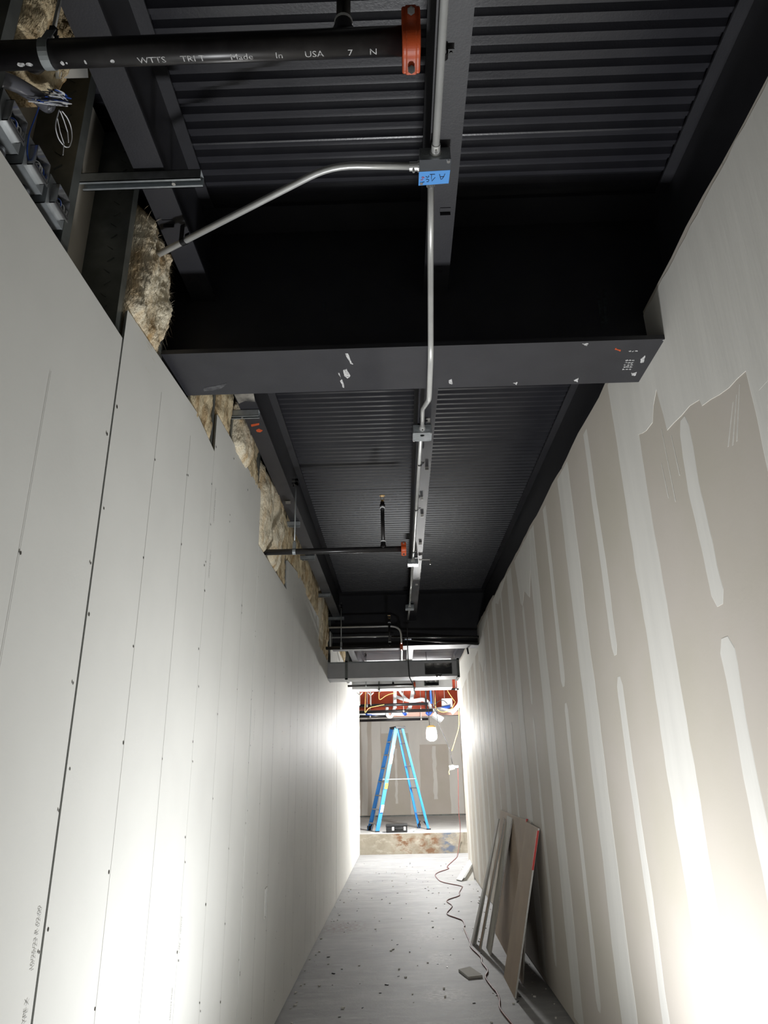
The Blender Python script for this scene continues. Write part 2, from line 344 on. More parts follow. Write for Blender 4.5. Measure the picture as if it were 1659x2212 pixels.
for k in range(-4, 9):
    y = RY0+RP*k
    if y < REND-0.1: band(y-0.15, y+0.15, 0.05, 3.49, 0.022, 0.0012)
    yn = y-RP/2+0.015
    if yn < REND-0.05:
        g = 2.12+random.uniform(-0.04, 0.04)
        top = {0: 2.89, 3: 3.0}.get(k, 3.47)
        band(yn-0.05, yn+0.05, g+0.06, top, 0.022, 0.0009, 'screw_row_band', (1, top < 3.1))
        band(yn-0.05, yn+0.05, random.uniform(0.12, 0.35), g-0.05, 0.022, 0.0009, 'screw_row_band', (1, 1))
def patch(pts, proud=0.0016, name='skim_coat_patch'):
    pts2 = []                               # ragged outline
    for i in range(len(pts)):
        a, c = pts[i], pts[(i+1) % len(pts)]; n = max(1, int(math.hypot(a[0]-c[0], a[1]-c[1])/0.06))
        for j in range(n):
            t = j/n; pts2.append((a[0]+(c[0]-a[0])*t+random.uniform(-0.006, 0.006), a[1]+(c[1]-a[1])*t+random.uniform(-0.006, 0.006)))
    MB().prism([(XR-proud, y, z) for y, z in pts2], (proud+0.0005, 0, 0)).build(name, M_MUD, WR)
patch([(0.9, 3.5), (2.95, 3.5), (2.88, 3.06), (2.76, 3.02), (2.68, 3.02), (2.64, 3.08), (2.6, 3.12), (2.585, 3.13), (2.555, 2.92), (2.33, 2.9), (2.25, 2.88), (2.23, 2.85), (2.04, 2.81), (1.92, 2.8), (1.88, 2.7), (1.66, 2.7), (1.6, 2.9), (1.56, 3.1), (1.46, 3.22), (0.9, 3.25)])
patch([(5.45, 3.5), (6.33, 3.48), (6.2, 3.05), (6.14, 3.0), (5.98, 3.1), (5.76, 2.99), (5.62, 3.2)])
patch([(6.9, 3.5), (8.1, 3.5), (7.86, 3.43), (7.6, 3.36), (7.28, 3.42)])
patch([(8.4, 3.5), (13.4, 3.5), (13.4, 2.95), (11.5, 3.1), (9.8, 3.22), (8.84, 3.38)], 0.0019)
patch([(9.0, 3.5), (9.9, 3.5), (9.75, 3.05), (9.4, 2.85), (9.15, 3.0)], 0.0022)
for (y0, z0, y1, z1) in ((2.6, 2.62, 2.61, 2.95), (2.66, 2.66, 2.67, 2.82), (2.52, 2.7, 2.53, 2.88), (2.06, 2.62, 1.97, 2.78), (2.09, 2.62, 2.0, 2.76), (2.12, 2.63, 2.03, 2.75)):
    MB().prism([(XR-0.0008, y0-0.004, z0), (XR-0.0008, y0+0.004, z0), (XR-0.0008, y1+0.002, z1), (XR-0.0008, y1-0.002, z1)], (0.001, 0, 0)).build('paper_scuff', M_EDGE, WR)
MB().box(XR+0.012, XR+0.14, -7, REND, 0, 0.012).build('floor_track', M_STUD, WR)
# ------------------------------------------------------------------ far room walls
BW = struct(MB().box(-4, 6, 22.3, 22.45, SZ+0.035, 4.4).build('wall_back', M_BARE))
def bwband(x0, x1, z0, z1, wob=0.03, pr=0.003):
    m = MB(); n = 14; ph = random.random()*40
    l = [(x0+wob*noise.noise(Vector((ph, i*0.7, 0))), 22.3-pr, z0+(z1-z0)*i/n) for i in range(n+1)]
    r = [(x1+wob*noise.noise(Vector((ph+9, i*0.7, 0))), 22.3-pr, z0+(z1-z0)*i/n) for i in range(n+1)]
    m.prism(l+r[::-1], (0, pr+0.001, 0)); m.build('joint_compound_band', M_MUD, BW)
for (a, c, z0, z1) in ((782, 794, 0.45, 4.2), (803, 823, 0.45, 4.2), (853, 858, 0.75, 2.3), (884, 907, 0.45, 4.2), (935, 943, 0.85, 2.35), (970, 998, 0.45, 4.2)):
    xa, xb = at(a, 1660, 'y', 22.3).x, at(c, 1660, 'y', 22.3).x; bwband(xa, xb, z0, z1)
bwband(at(823, 1585, 'y', 22.3).x, 4, 2.75, 4.3, 0.02, 0.005)
bwband(at(884, 1585, 'y', 22.3).x, at(998, 1585, 'y', 22.3).x, 2.4, 2.9, 0.02, 0.007)
struct(MB().box(-4, 6, 22.36, 22.45, SZ, SZ+0.034).build('trim_1', M_STUD))
struct(MB().box(-4.1, -4.0, 16.3, 22.4, 0, 4.4).build('wall_far_left', M_MUD)); struct(MB().box(6.0, 6.1, 13.5, 22.4, 0, 4.4).build('wall_far_right', M_MUD))
struct(MB().box(-4.1, -1.12, 16.2, 16.32, 0, 4.2).build('wall_far_left_return', M_MUD))
struct(MB().box(1.28, 6.1, REND, REND+0.12, 0, 4.2).build('wall_far_right_return', M_MUD))
# ------------------------------------------------------------------ ceiling: form deck in panels
CE = bpy.data.objects.new('ceiling', None); COL.objects.link(CE); CE.location = (0, 0, 4.05); struct(CE)
ZD = 4.055; PITCHR = 0.0667
def deck_panel(y0, nrib, m, xa=-1.9, xb=2.2):
    mb = MB(); prof = []
    for i in range(nrib):
        y = y0+i*PITCHR
        prof += [(y, ZD), (y+0.018, ZD), (y+0.0325, ZD+0.024), (y+0.0505, ZD+0.024), (y+0.065, ZD)]
    prof += [(y0+nrib*PITCHR, ZD), (y0+nrib*PITCHR+0.006, ZD-0.002)]
    n = len(prof)
    mb.add([(xa, y, z) for y, z in prof]+[(xb, y, z) for y, z in prof]+[(xa, y, z+0.001) for y, z in prof], [(i, i+1, n+i+1, n+i) for i in range(n-1)])
    mb.v = mb.v[:2*n]
    return mb.build('deck_panel', m, CE)
y = 4.9-0.0667*14*9
while y < 22: deck_panel(y, 14, M_DECK if y < 16 else M_DUCT, *((-1.9, 2.2) if y < 13 else (-4.2, 6.2))); y += 0.0667*14
MB().box(-4.3, 6.3, -7, 22.6, ZD+0.04, ZD+0.1).build('slab_above', M_FLOOR, CE)
# ------------------------------------------------------------------ structural steel
def beam(axis, c, a0, a1, zb, zt, fw, tf, tw, m, label, group=None, name='steel_beam', mb=None):
    loc = (c, a0, zb) if axis == 'y' else (a0, c, zb)
    t = thing(name, loc, label, 'beam', group)
    def bx(n, h0, h1, z0, z1, mt):
        (MB().box(c+h0, c+h1, a0, a1, z0, z1) if axis == 'y' else MB().box(a0, a1, c+h0, c+h1, z0, z1)).build(n, mt, t)
    bx('bottom_flange', -fw/2, fw/2, zb, zb+tf, mb or m); bx('web', -tw/2, tw/2, zb+tf, zt-tf, m); bx('top_flange', -fw/2, fw/2, zt-tf, zt, m)
    return t
ZB, ZT = 3.647, 4.045
G1, G2 = 2.588, 9.79
for nm, xc, side in (('left', -0.837, 'running above the left drywall wall'), ('mid', 0.211, 'running down the middle of the corridor beside the conduit'), ('right', 1.26, 'running along the top of the right taped wall')):
    for (a, c, w) in ((-7, G1-0.006, 'nearest bay, '), (G1+0.006, G2-0.006, 'long bay between the two girders, '), (G2+0.006, 16.2, 'bay above the sheet metal duct, ')):
        beam('y', xc, a, c, ZB, ZT, 0.108, 0.011, 0.009, M_BLACK, 'black steel I-beam, '+w+side)
GIRD = beam('x', G1, -1.3, 1.75, 3.265, 4.05, 0.335, 0.02, 0.012, M_BLACK, 'wide black steel girder crossing the corridor, white scuffs on its flange', name='steel_girder')
GIR2 = beam('x', G2, -1.3, 1.75, 3.265, 4.05, 0.335, 0.02, 0.012, M_BLACK, 'steel girder crossing the corridor just above the sheet metal duct', name='steel_girder')
M_GREYSC = mat('grey scrape', (0.09, 0.09, 0.095, 1), 0.6, noise_s=40, col2=(0.03, 0.03, 0.034, 1))
# white scuffs and chalk on the girder flange and web
def scuff(pts, parent, m=M_WHITEPAINT, z=3.2642, name='paint_scuff'):
    q = []
    for i in range(len(pts)):
        a, c = pts[i], pts[(i+1) % len(pts)]
        for j in range(4): t = j/4; q.append((a[0]+(c[0]-a[0])*t+random.uniform(-0.9, 0.9), a[1]+(c[1]-a[1])*t+random.uniform(-0.9, 0.9)))
    MB().prism([at(px, py, 'z', z) for px, py in q], (0, 0, 0.001)).build(name, m, parent)
for P in ([(745, 764), (751, 764), (763, 788), (758, 786)], [(741, 800), (748, 797), (757, 812), (750, 818), (744, 812)], [(735, 822), (739, 820), (744, 838), (740, 836)], [(730, 806), (733, 806), (737, 820)],
          [(969, 822), (976, 819), (977, 830), (970, 830)], [(1108, 828), (1118, 825), (1116, 832)], [(1240, 822), (1250, 816), (1247, 826)], [(1258, 742), (1271, 741), (1268, 748)],
          [(1431, 735), (1440, 733), (1437, 737)], [(1364, 806), (1376, 804), (1372, 812), (1366, 812)], [(1384, 776), (1394, 768), (1390, 784), (1383, 784)], [(440, 838), (490, 828), (478, 840), (440, 846)]):
    scuff(P, GIRD, M_WHITEPAINT if P[0][0] != 440 else M_GREYSC)
for i, yy in enumerate((758, 778, 783, 788, 792, 797)):
    x = 1358-(yy-758)*0.35
    for j in range(3): scuff([(x+j*7, yy), (x+5+j*7, yy-0.4), (x+5+j*7, yy+1.4), (x+j*7, yy+1.8)], GIRD, name='chalk_mark')
scuff([(1330, 752), (1341, 756), (1340, 759), (1328, 756)], GIRD, M_ORANGE)
def scuffy(pts, parent, m, yv=2.5815): MB().prism([at(px, py, 'y', yv) for px, py in pts], (0, -0.001, 0)).build('paint_scuff', m, parent)
M_FAINT = mat('faint dry brush paint', (0.035, 0.045, 0.05, 1), 0.6, noise_s=60, col2=(0.01, 0.01, 0.012, 1))
scuffy([(1287, 630), (1296, 628), (1308, 706), (1300, 712)], GIRD, M_FAINT); scuffy([(1301, 626), (1311, 624), (1314, 700), (1307, 704)], GIRD, M_FAINT); scuffy([(694, 654), (705, 652), (705, 664), (695, 664)], GIRD, M_FAINT)
# ------------------------------------------------------------------ mineral wool between the studs
BTOP = {-1: 3.06, 0: 3.2, 1: 3.43, 2: 3.09, 3: 3.36, 4: 3.35, 5: 3.0, 6: 3.48, 7: 3.4}
def batt(y0, y1, z0, z1, bulge, label, m=M_WOOL, depth=0.09, seed=0, over=0.0, fr=40, edge=0.03):
    """batt with lumpy torn surface; over > 0 lets it lean out past the board face"""
    g = 0.007 if fr > 100 else 0.016; ny, nz = max(8, int((y1-y0)/g)), max(12, int((z1-z0)/g)); mb = MB(); xb = SX1+0.004
    def fx(u, v):
        y, z = y0+(y1-y0)*u, z0+(z1-z0)*v
        n = noise.noise(Vector((y*7+seed, z*5, seed)))*bulge+noise.noise(Vector((y*26, z*14+seed, 2)))*bulge*0.5+noise.noise(Vector((y*70, z*30, seed)))*bulge*0.2
        prof = min(1, 6*u, 6*(1-u))**0.5; pz = min(1, 5*(1-v)+0.15)**0.5
        n += noise.noise(Vector((y*160, z*70, seed+4)))*bulge*0.22
        k = math.floor((y-SEAM0)/SHEET); top = BTOP.get(k, 3.3)
        f = min(1, max(0, (z-top+0.02)/0.06))          # only above the board edge may the wool swell outward
        x = SX0-0.006+0.5*n+f*(0.5*n+0.012+over*math.sin(math.pi*min(1, v*0.95))*prof)
        if f < 1: x = min(x, SX0-0.003+f*0.2)
        return xb+(x-xb)*(0.7+0.3*prof)*pz
    vs = []
    for j in range(nz+1):
        for i in range(ny+1):
            u, v = i/ny, j/nz; y = y0+(y1-y0)*u; z = z0+(z1-z0)*v
            if j == nz: z += edge*noise.noise(Vector((y*30, seed, 5)))
            if i in (0, ny): y += 0.3*edge*noise.noise(Vector((z*24, seed, i)))
            vs.append((fx(u, v), y, z))
    n1 = len(vs); vs += [(xb, y, z) for (_, y, z) in vs]
    fs = []
    for j in range(nz):
        for i in range(ny):
            a = j*(ny+1)+i; fs.append((a, a+1, a+ny+2, a+ny+1)); fs.append((n1+a, n1+a+ny+1, n1+a+ny+2, n1+a+1))
    rim = [i for i in range(ny+1)]+[j*(ny+1)+ny for j in range(1, nz+1)]+[nz*(ny+1)+i for i in range(ny-1, -1, -1)]+[j*(ny+1) for j in range(nz-1, 0, -1)]
    for i in range(len(rim)): a, c = rim[i], rim[(i+1) % len(rim)]; fs.append((a, n1+a, n1+c, c))
    mb.add(vs, fs); t = thing('insulation_batt', (xb, (y0+y1)/2, z0), *label)
    mb.build('wool_body', m, t, smooth=True)
    fb = MB(); rnd = random.Random(seed)
    for _ in range(fr):                      # loose fibres
        u, v = rnd.random(), rnd.random(); p = Vector((fx(u, v), y0+(y1-y0)*u, z0+(z1-z0)*v))
        d = Vector((rnd.uniform(0.2, 1), rnd.uniform(-1, 1), rnd.uniform(-1.2, 0.6)))*rnd.uniform(0.012, 0.04); q = p+d*0.5+Vector((0, 0, -0.004)); r = p+d+Vector((0, 0, -0.012)); w = Vector((0, 0.0009, 0.0006))
        fb.add([p-w, p+w, q+w, q-w, r], [(0, 1, 2, 3), (3, 2, 4)])
    stuff(fb.build('loose_fibres', M_WOOLW, t)); return t
G_W = 'mineral wool batts packed between the wall studs'
def wl(txt): return (txt, 'insulation', G_W)
sy = lambda k: 1.985+0.4064*k
batt(sy(-2)+0.044, sy(-2)+0.3, 3.5, 4.0, 0.03, ('brown mineral wool clump behind the hanger of the thick sprinkler pipe', 'insulation'), seed=3, over=0.02, fr=120)
batt(sy(0)+0.044, sy(0)+0.40, 3.08, 3.76, 0.036, ('big pale mineral wool batt bulging out where the bent conduit enters the wall', 'insulation'), m=M_WOOLW, seed=11, over=0.05, fr=1100, edge=0.06)
batt(sy(1)+0.044, sy(1)+0.40, 2.95, 3.255, 0.02, ('pale mineral wool batt tucked under the black girder at the left wall', 'insulation'), m=M_WOOLW, seed=12, over=0.0, fr=20)
ORD = ['first', 'second', 'third', 'fourth', 'fifth', 'sixth', 'seventh', 'eighth', 'ninth', 'tenth', 'eleventh', 'twelfth', 'thirteenth', 'fourteenth', 'fifteenth', 'sixteenth', 'seventeenth', 'eighteenth', 'nineteenth', 'twentieth', 'twenty-first', 'twenty-second', 'twenty-third', 'twenty-fourth']
for k in range(2, 25):
    z1 = 3.88+random.uniform(-0.05, 0.1); z0 = 2.95
    if k in (18,): continue
    if k == 19: z1 = 3.24
    lean = {4: 0.05, 6: 0.05, 7: 0.06, 12: 0.03, 15: 0.03, 16: 0.03}.get(k, 0.01)
    lab = {3: 'mineral wool batt above the notched sheet beside the first galvanised strut past the girder', 4: 'pale torn wool batt hanging beside the orange paint mark on the left beam', 6: 'pale mineral wool batt slumped over the sheet edge before the thinner sprinkler pipe',
           7: 'mineral wool batt leaning out just above the thinner sprinkler pipe'}.get(k, 'tan mineral wool batt in the %s stud bay past the wide girder' % ORD[k-2])
    batt(sy(k)+0.010, sy(k)+0.404, z0, z1, 0.024, (lab, 'insulation', G_W), m=M_WOOLW if k in (4, 6, 7, 15) else M_WOOL, seed=20+k, over=lean, fr=60 if k < 9 else 12)
# ------------------------------------------------------------------ galvanised strut stubs cantilevered over the left wall
def strut(pl, pr, label):
    a, c = at(*pl, 'z', 3.604), at(*pr, 'z', 3.604); y = (a.y+c.y)/2; x0, x1 = SX1+0.01, c.x; h = 0.0206; z0, z1 = 3.604, 3.6455
    t = thing('strut_channel', (x0, y, z0), label, 'strut', 'galvanised strut stubs over the left wall')
    MB().box(x0, x1, y-h, y-h+0.0025, z0, z1).box(x0, x1, y+h-0.0025, y+h, z0, z1).box(x0, x1, y-h, y+h, z1-0.0025, z1).box(x0, x1, y-h, y-h+0.010, z0, z0+0.0025).box(x0, x1, y+h-0.010, y+h, z0, z0+0.0025).build('channel', M_GALV, t)
    MB().cyl((x1-0.1, y, z0-0.004), (x1-0.1, y, z0+0.006), 0.007, 8).build('bolt_head', M_BRIGHT, t)
    return t
SL = [((165, 400), (437, 398), 'long galvanised strut stub below the boxes with blue and white wires'), ((475, 902), (560, 902), 'galvanised strut stub just past the big black girder'),
      ((590, 1138), (648, 1138), 'galvanised strut stub crossed by the hanger rod of the thinner sprinkler pipe'), ((625, 1210), (680, 1210), 'galvanised strut stub just beyond the thinner sprinkler pipe'),
      ((680, 1290), (714, 1290), 'galvanised strut stub halfway between the thinner sprinkler pipe and the duct'), ((702, 1340), (743, 1339), 'galvanised strut stub crossed by the rod before the duct'), ((710, 1365), (747, 1364), 'galvanised strut stub between the two short conduits before the duct')]
for a, c, l in SL: strut(a, c, l)
# ------------------------------------------------------------------ sprinkler branch pipes
def hanger(x, y, z, r, ztop, label):
    t = thing('pipe_hanger', (x, y, z-r), label, 'pipe hanger', 'rod hangers holding the sprinkler pipes')
    mb = MB(); n = 18; w = 0.011; ro = r+0.0025; prof = []
    pts = [(math.sin(a)*ro, -math.cos(a)*ro) for a in [(-1+2*i/n)*2.45 for i in range(n+1)]]
    top = z+r+0.04; pts = [(-0.008, r+0.042)]+pts+[(0.008, r+0.042)]
    for i in range(len(pts)-1):
        (a, b), (c, d) = pts[i], pts[i+1]; k = Vector((0, d-b, -(c-a))).normalized()*0.0022
        A, B = Vector((0, a, b)), Vector((0, c, d)); o = Vector((x, y, z)); W = Vector((w, 0, 0))
        mb.add([o+A-W, o+A+W, o+B+W, o+B-W, o+A-W-k, o+A+W-k, o+B+W-k, o+B-W-k], [(0, 1, 2, 3), (7, 6, 5, 4), (0, 4, 5, 1), (2, 6, 7, 3), (1, 5, 6, 2), (0, 3, 7, 4)])
    mb.build('loop_band', M_GALV, t)
    MB().cyl((x, y, top-0.012), (x, y, top+0.014), 0.0105, 6).build('nut', M_DARKPL if r > 0.025 else M_GALV, t)
    MB().cyl((x, y, z+r+0.012), (x, y, ztop), 0.0052, 10).build('rod', M_BRIGHT if r > 0.025 else M_GALV, t, smooth=True)
    MB().box(x-0.03, x+0.014, y-0.014, y+0.014, ZB-0.016, ZB-0.001).box(x-0.03, x+0.014, y-0.014, y+0.014, ZB+0.013, ZB+0.028).box(x-0.006, x+0.014, y-0.014, y+0.014, ZB-0.016, ZB+0.028).build('beam_clamp', M_DARKPL, t)
    MB().cyl((x-0.02, y, ZB-0.034), (x-0.02, y, ZB-0.016), 0.006, 6).build('set_screw', M_DARKPL, t)
def coupling(t, x, y, z, r, ear, lift, wid):
    """grooved coupling closing the pipe end: two half shells, bolt pads, bolts and nuts"""
    e = Vector((0, ear[0], ear[1])).normalized(); s = Vector((0, -e.z, e.y)); o = Vector((x, y, z)); X = Vector((1, 0, 0))
    R = r*1.42; out = []
    for i in range(28):
        a = 2*math.pi*i/28; ce, cs = math.cos(a), math.sin(a); k = max(0, abs(ce)-0.8)/0.2
        out.append(e*(ce*(R+lift*k))+s*(cs*R*(1-0.12*k)))
    body = t if isinstance(t, bpy.types.Object) else None
    c = MB().prism([o-X*wid/2+v for v in out], X*wid).build('coupling', M_ORANGE, t, bevel=0.004)
    rim = [o-X*wid*0.32+v*1.04 for v in out]; MB().prism(rim, X*wid*0.64).build('coupling_shell', M_ORANGE, c, bevel=0.004)
    view = (Vector((0, 0, HC))-o).normalized(); q = (view-e*view.dot(e)-X*view.dot(X)).normalized()
    for sg in (-1, 1):
        b = o+e*sg*(R+lift*0.55)
        MB().cyl(b-q*0.02, b+q*(R*0.72), r*0.2, 12).build('bolt', M_BRIGHT, c, smooth=False)
        MB().cyl(b+q*R*0.35, b+q*(R*0.62), r*0.3, 6).build('nut', M_BRIGHT, c)
    return c
def sprinkler(name, y, z, r, x0, x1, label, drop=None, ear=(-0.82, 0.57), lift=None, hx=None, hlab=None):
    t = thing('sprinkler_pipe', (x0, y, z-r), label, 'pipe')
    MB().cyl((x0, y, z), (x1, y, z), r, 28).build('pipe_run', M_PIPE, t, smooth=True)
    coupling(t, x1+0.012, y, z, r, ear, lift or r*0.95, 0.042 if r > 0.025 else 0.036)
    if drop:
        dx, ztop = drop; rr = 0.0135 if r < 0.025 else 0.0167
        MB().tube([(dx, y, z), (dx, y, z+r+0.012), (dx, y, z+r+0.013), (dx, y, z+r+0.034)], [rr*1.5, rr*1.5, rr*1.25, rr*1.25], 18).build('outlet', M_PIPE, t, smooth=True)
        n = MB().cyl((dx, y, z+r+0.03), (dx, y, ztop-0.07), rr, 18).build('riser', M_PIPE, t, smooth=True)
        MB().cyl((dx, y, z+r+0.034), (dx, y, z+r+0.042), rr*1.3, 18).build('seal_tape', M_WHITE, n)
        MB().cyl((dx, y, ztop-0.078), (dx, y, ztop-0.07), rr*1.3, 18).build('seal_tape', M_WHITE, n)
        MB().tube([(dx, y, ztop-0.07), (dx, y, ztop-0.05), (dx, y, ztop-0.049), (dx, y, ztop-0.03)], [rr*1.45, rr*1.45, rr*1.1, rr*1.1], 16).build('reducer', M_PIPE, t, smooth=True)
        hd = MB().tube([(dx, y, ztop-0.03), (dx, y, ztop-0.014)], rr*0.75, 12).build('sprinkler_head', M_BRASS, t)
        for sg in (-0.0115, 0.0115): MB().box(dx+sg-0.0015, dx+sg+0.0015, y-0.003, y+0.003, ztop-0.016, ztop+0.02).build('frame_arm', M_BRASS, hd)
        MB().cyl((dx, y, ztop+0.018), (dx, y, ztop+0.021), 0.02, 12).build('deflector', M_BRASS, hd)
    if hx is not None: hanger(hx, y, z, r, ZB+0.06, hlab)
    return t
Z1, Y1 = 3.2, 1.104
P1 = sprinkler('a', Y1, Z1, 0.0302, SX1+0.03, 0.055, 'thick black sprinkler pipe with white dotted lettering and an orange end coupling', (-0.088, 3.62), lift=0.022, hx=-0.772, hlab='bright rod and strap hanger around the thick lettered sprinkler pipe')
P2 = sprinkler('b', 4.69, 3.114, 0.021, SX1+0.03, 0.046, 'thinner black sprinkler pipe in the long bay with a tall riser and orange coupling', (-0.087, 3.505), ear=(-0.3, 0.95), hx=-0.722, hlab='galvanised rod hanger around the thinner sprinkler pipe in the long bay')
P3 = sprinkler('c', 8.8, 3.118, 0.021, SX1+0.03, 0.03, 'black sprinkler pipe just in front of the sheet metal duct', (-0.106, 3.5), ear=(-0.3, 0.95), hx=at(737, 1400, 'y', 8.8).x, hlab='galvanised rod hanger around the sprinkler pipe before the duct')
P4 = sprinkler('d', 12.8, 3.105, 0.021, SX1+0.03, 0.265, 'black sprinkler pipe seen just beneath the far side of the duct', (-0.11, 3.45), ear=(-0.3, 0.95), hx=-0.6, hlab='rod hanger on the sprinkler pipe beyond the duct')
# white dotted lettering and scuffs along the thick pipe: wrap flat text onto the cylinder
def wraptext(s, size, x0, ang, m, parent, sx=1.0):
    o = text(s, size, m, (0, 0, 0), (1, 0, 0), (0, 1, 0), 'pipe_lettering', None)
    bm = bmesh.new(); bm.from_mesh(o.data); bmesh.ops.subdivide_edges(bm, edges=bm.edges, cuts=1); bm.to_mesh(o.data); bm.free()
    for v in o.data.vertices:
        a = ang-v.co.y/0.0302; v.co = (x0+v.co.x*sx, Y1-math.cos(a)*0.0305, Z1-math.sin(a)*0.0305)
    attach(o, parent); return o
# angle 0 = facing the camera side horizontally, pi/2 = facing straight down
for s, px in (('WTTS', 300), ('TRI T', 393), ('Made', 500), ('In', 597), ('USA', 660), ('7', 752), ('N', 798)):
    x = at(px, 110, 'z', Z1).x; wraptext(s, 0.021, x, 1.86, M_WHITEPAINT, P1, 1.15)
for (px, w, h) in ((36, 18, 0.012), (55, 16, 0.011), (131, 9, 0.012), (143, 4, 0.007), (184, 5, 0.012), (240, 10, 0.01), (868, 5, 0.012)):
    x = at(px, 110, 'z', Z1).x; x2 = at(px+w, 110, 'z', Z1).x; mb = MB(); n = 9
    pts = [((x+x2)/2+(x2-x)/2*math.cos(2*math.pi*i/n)*random.uniform(0.8, 1.1), h/2/0.0302*math.sin(2*math.pi*i/n)*random.uniform(0.7, 1.1)) for i in range(n)]
    mb.add([(a, Y1-math.cos(1.6+b)*0.0305, Z1-math.sin(1.6+b)*0.0305) for a, b in pts], [tuple(range(n))]).build('paint_blot', M_WHITEPAINT, P1)
# raised casting letters on the big coupling
# ------------------------------------------------------------------ conduit run under the middle beam, with boxes
ZC = 3.622; RC = 0.0122
def emt(path, label, r=RC, group=None, bendr=0.07):
    t = thing('conduit', path[0], label, 'conduit', group); MB().tube(bend(path, bendr), r, 14).build('conduit_run', M_EMT, t, smooth=True); return t
def connector(t, p, d):
    d = Vector(d).normalized(); p = Vector(p)
    c = MB().tube([p, p+d*0.005, p+d*0.006, p+d*0.034], [0.0195, 0.0195, 0.0155, 0.0155], 14).build('connector', M_EMT, t)
    s = Vector((0, 0, -1)); MB().cyl(p+d*0.02+s*0.013, p+d*0.02+s*0.026, 0.0045, 8).build('set_screw', M_BRIGHT, c)
def jbox(x, y, label, tape=False, ring=False, sz=0.053, h=0.056):
    zt = ZB-0.0005-0.012; z0 = zt-h
    t = thing('junction_box', (x, y, z0), label, 'junction box', 'junction boxes under the middle beam')
    if ring:
        MB().box(x-sz, x-sz+0.002, y-sz, y+sz, z0+0.002, zt).box(x+sz-0.002, x+sz, y-sz, y+sz, z0+0.002, zt).box(x-sz, x+sz, y-sz, y-sz+0.002, z0+0.002, zt).box(x-sz, x+sz, y+sz-0.002, y+sz, z0+0.002, zt).box(x-sz, x+sz, y-sz, y+sz, zt-0.002, zt).build('box_body', M_GALV, t)
    else: MB().box(x-sz, x+sz, y-sz, y+sz, z0+0.002, zt).build('box_body', M_GALV, t, bevel=0.002)
    MB().box(x-0.02, x+0.02, y-0.02, y+0.02, zt, ZB).build('mounting_bracket', M_GALV, t)
    if ring:
        hy = y-sz*0.35; q = sz+0.001; n = 32; cm = MB()
        for z in (z0, z0+0.0022):
            inn, out = [], []
            for i in range(n):
                a = 2*math.pi*(i+0.5)/n; c_, s_ = math.cos(a), math.sin(a); inn.append((x+0.013*c_, hy+0.013*s_, z))
                tx = ((q if c_ > 0 else -q))/c_; ty = ((y+q if s_ > 0 else y-q)-hy)/s_; k = min(tx, ty); out.append((x+k*c_, hy+k*s_, z))
            cm.add(inn+out, [(i, (i+1) % n, n+(i+1) % n, n+i) for i in range(n)])
        cm.f += [(i, (i+1) % n, 2*n+(i+1) % n, 2*n+i) for i in range(n)]
        cv = cm.build('cover_plate', M_GALV, t)
    else: cv = MB().box(x-sz-0.001, x+sz+0.001, y-sz-0.001, y+sz+0.001, z0, z0+0.0022).build('cover_plate', M_GALV if not tape else M_POLISH, t)
    for sx, sy_ in ((1, -1), (-1, 1)): MB().cyl((x+sx*(sz-0.008), y+sy_*(sz-0.008), z0-0.004), (x+sx*(sz-0.008), y+sy_*(sz-0.008), z0), 0.006, 8).build('cover_screw', M_BRIGHT, cv)
    for sx in (-0.6, 0.6): MB().tube([(x+sx*sz, y-sz-0.0012, z0+h*0.55), (x+sx*sz, y-sz+0.001, z0+h*0.55)], 0.013, 16).build('knockout', M_GALV, t)
    return t, z0
M_POLISH = mat('polished cover plate', srgb(165, 170, 178), 0.15, metal=0.9)
def bx_y(py): return at(0.5*(905+975), py, 'z', ZB-0.069).y
b1 = at(939, 372, 'z', 3.579); b2 = at(912, 944, 'z', 3.579); b3 = at(892, 1221, 'z', 3.579); b4 = at(885, 1317, 'z', 3.579)
J1, zj = jbox(b1.x, b1.y, 'square junction box with a strip of handwritten blue tape on its cover', tape=True)
J2, _ = jbox(b2.x, b2.y, 'galvanised junction box with a round hole, just past the wide girder', ring=True, sz=0.058)
J3, _ = jbox(b3.x, b3.y, 'galvanised junction box beside the thinner sprinkler pipe coupling')
J4, _ = jbox(b4.x, b4.y, 'galvanised junction box on the beam approaching the duct')
# blue tape with marker writing, seen upside down from here
tp = MB().prism([at(905, 371.5, 'z', zj-0.0006), at(972.5, 367.5, 'z', zj-0.0006), at(969, 396, 'z', zj-0.0006), at(904, 401, 'z', zj-0.0006)], (0, 0, 0.0005)).build('blue_tape', M_BLUETAPE, J1)
def stroke(pts, m=M_INK, w=0.0011):
    ps = [at(860+x*160/1659, 280+y*160/1659, 'z', zj-0.0012) for x, y in pts]
    MB().tube(ps, w, 5).build('marker_stroke', m, tp)
for s in ([(925, 1000), (940, 1050), (958, 1120)], [(1050, 990), (1020, 1060), (975, 1115)], [(935, 1055), (1030, 1050)], [(710, 1005), (825, 1000)], [(750, 1010), (745, 1080), (755, 1155), (830, 1070)], [(620, 1050), (660, 1070), (690, 1055), (680, 1030)], [(625, 1115), (660, 1110), (690, 1130), (680, 1165), (640, 1165)], [(505, 1195), (545, 1180), (590, 1170)]): stroke(s)
for s in ([(530, 1065), (550, 1055), (570, 1075), (550, 1095), (530, 1080)], [(560, 1060), (590, 1085)], [(505, 1130), (560, 1120)]): stroke(s, M_RED)
xa = b1.x-0.002; h1 = 0.054
r1 = emt([(at(972, -120, 'z', ZC).x, -1.0, ZC), (xa+0.004, b1.y-0.053, zj+0.032)], 'straight conduit over the camera leading to the blue taped box')
connector(r1, (xa+0.004, b1.y-0.053, zj+0.032), (0, -1, 0))
k1, k2 = at(935, 778, 'z', 3.238), at(927, 862, 'z', 3.238); p_up = at(913, 884, 'z', 3.595)
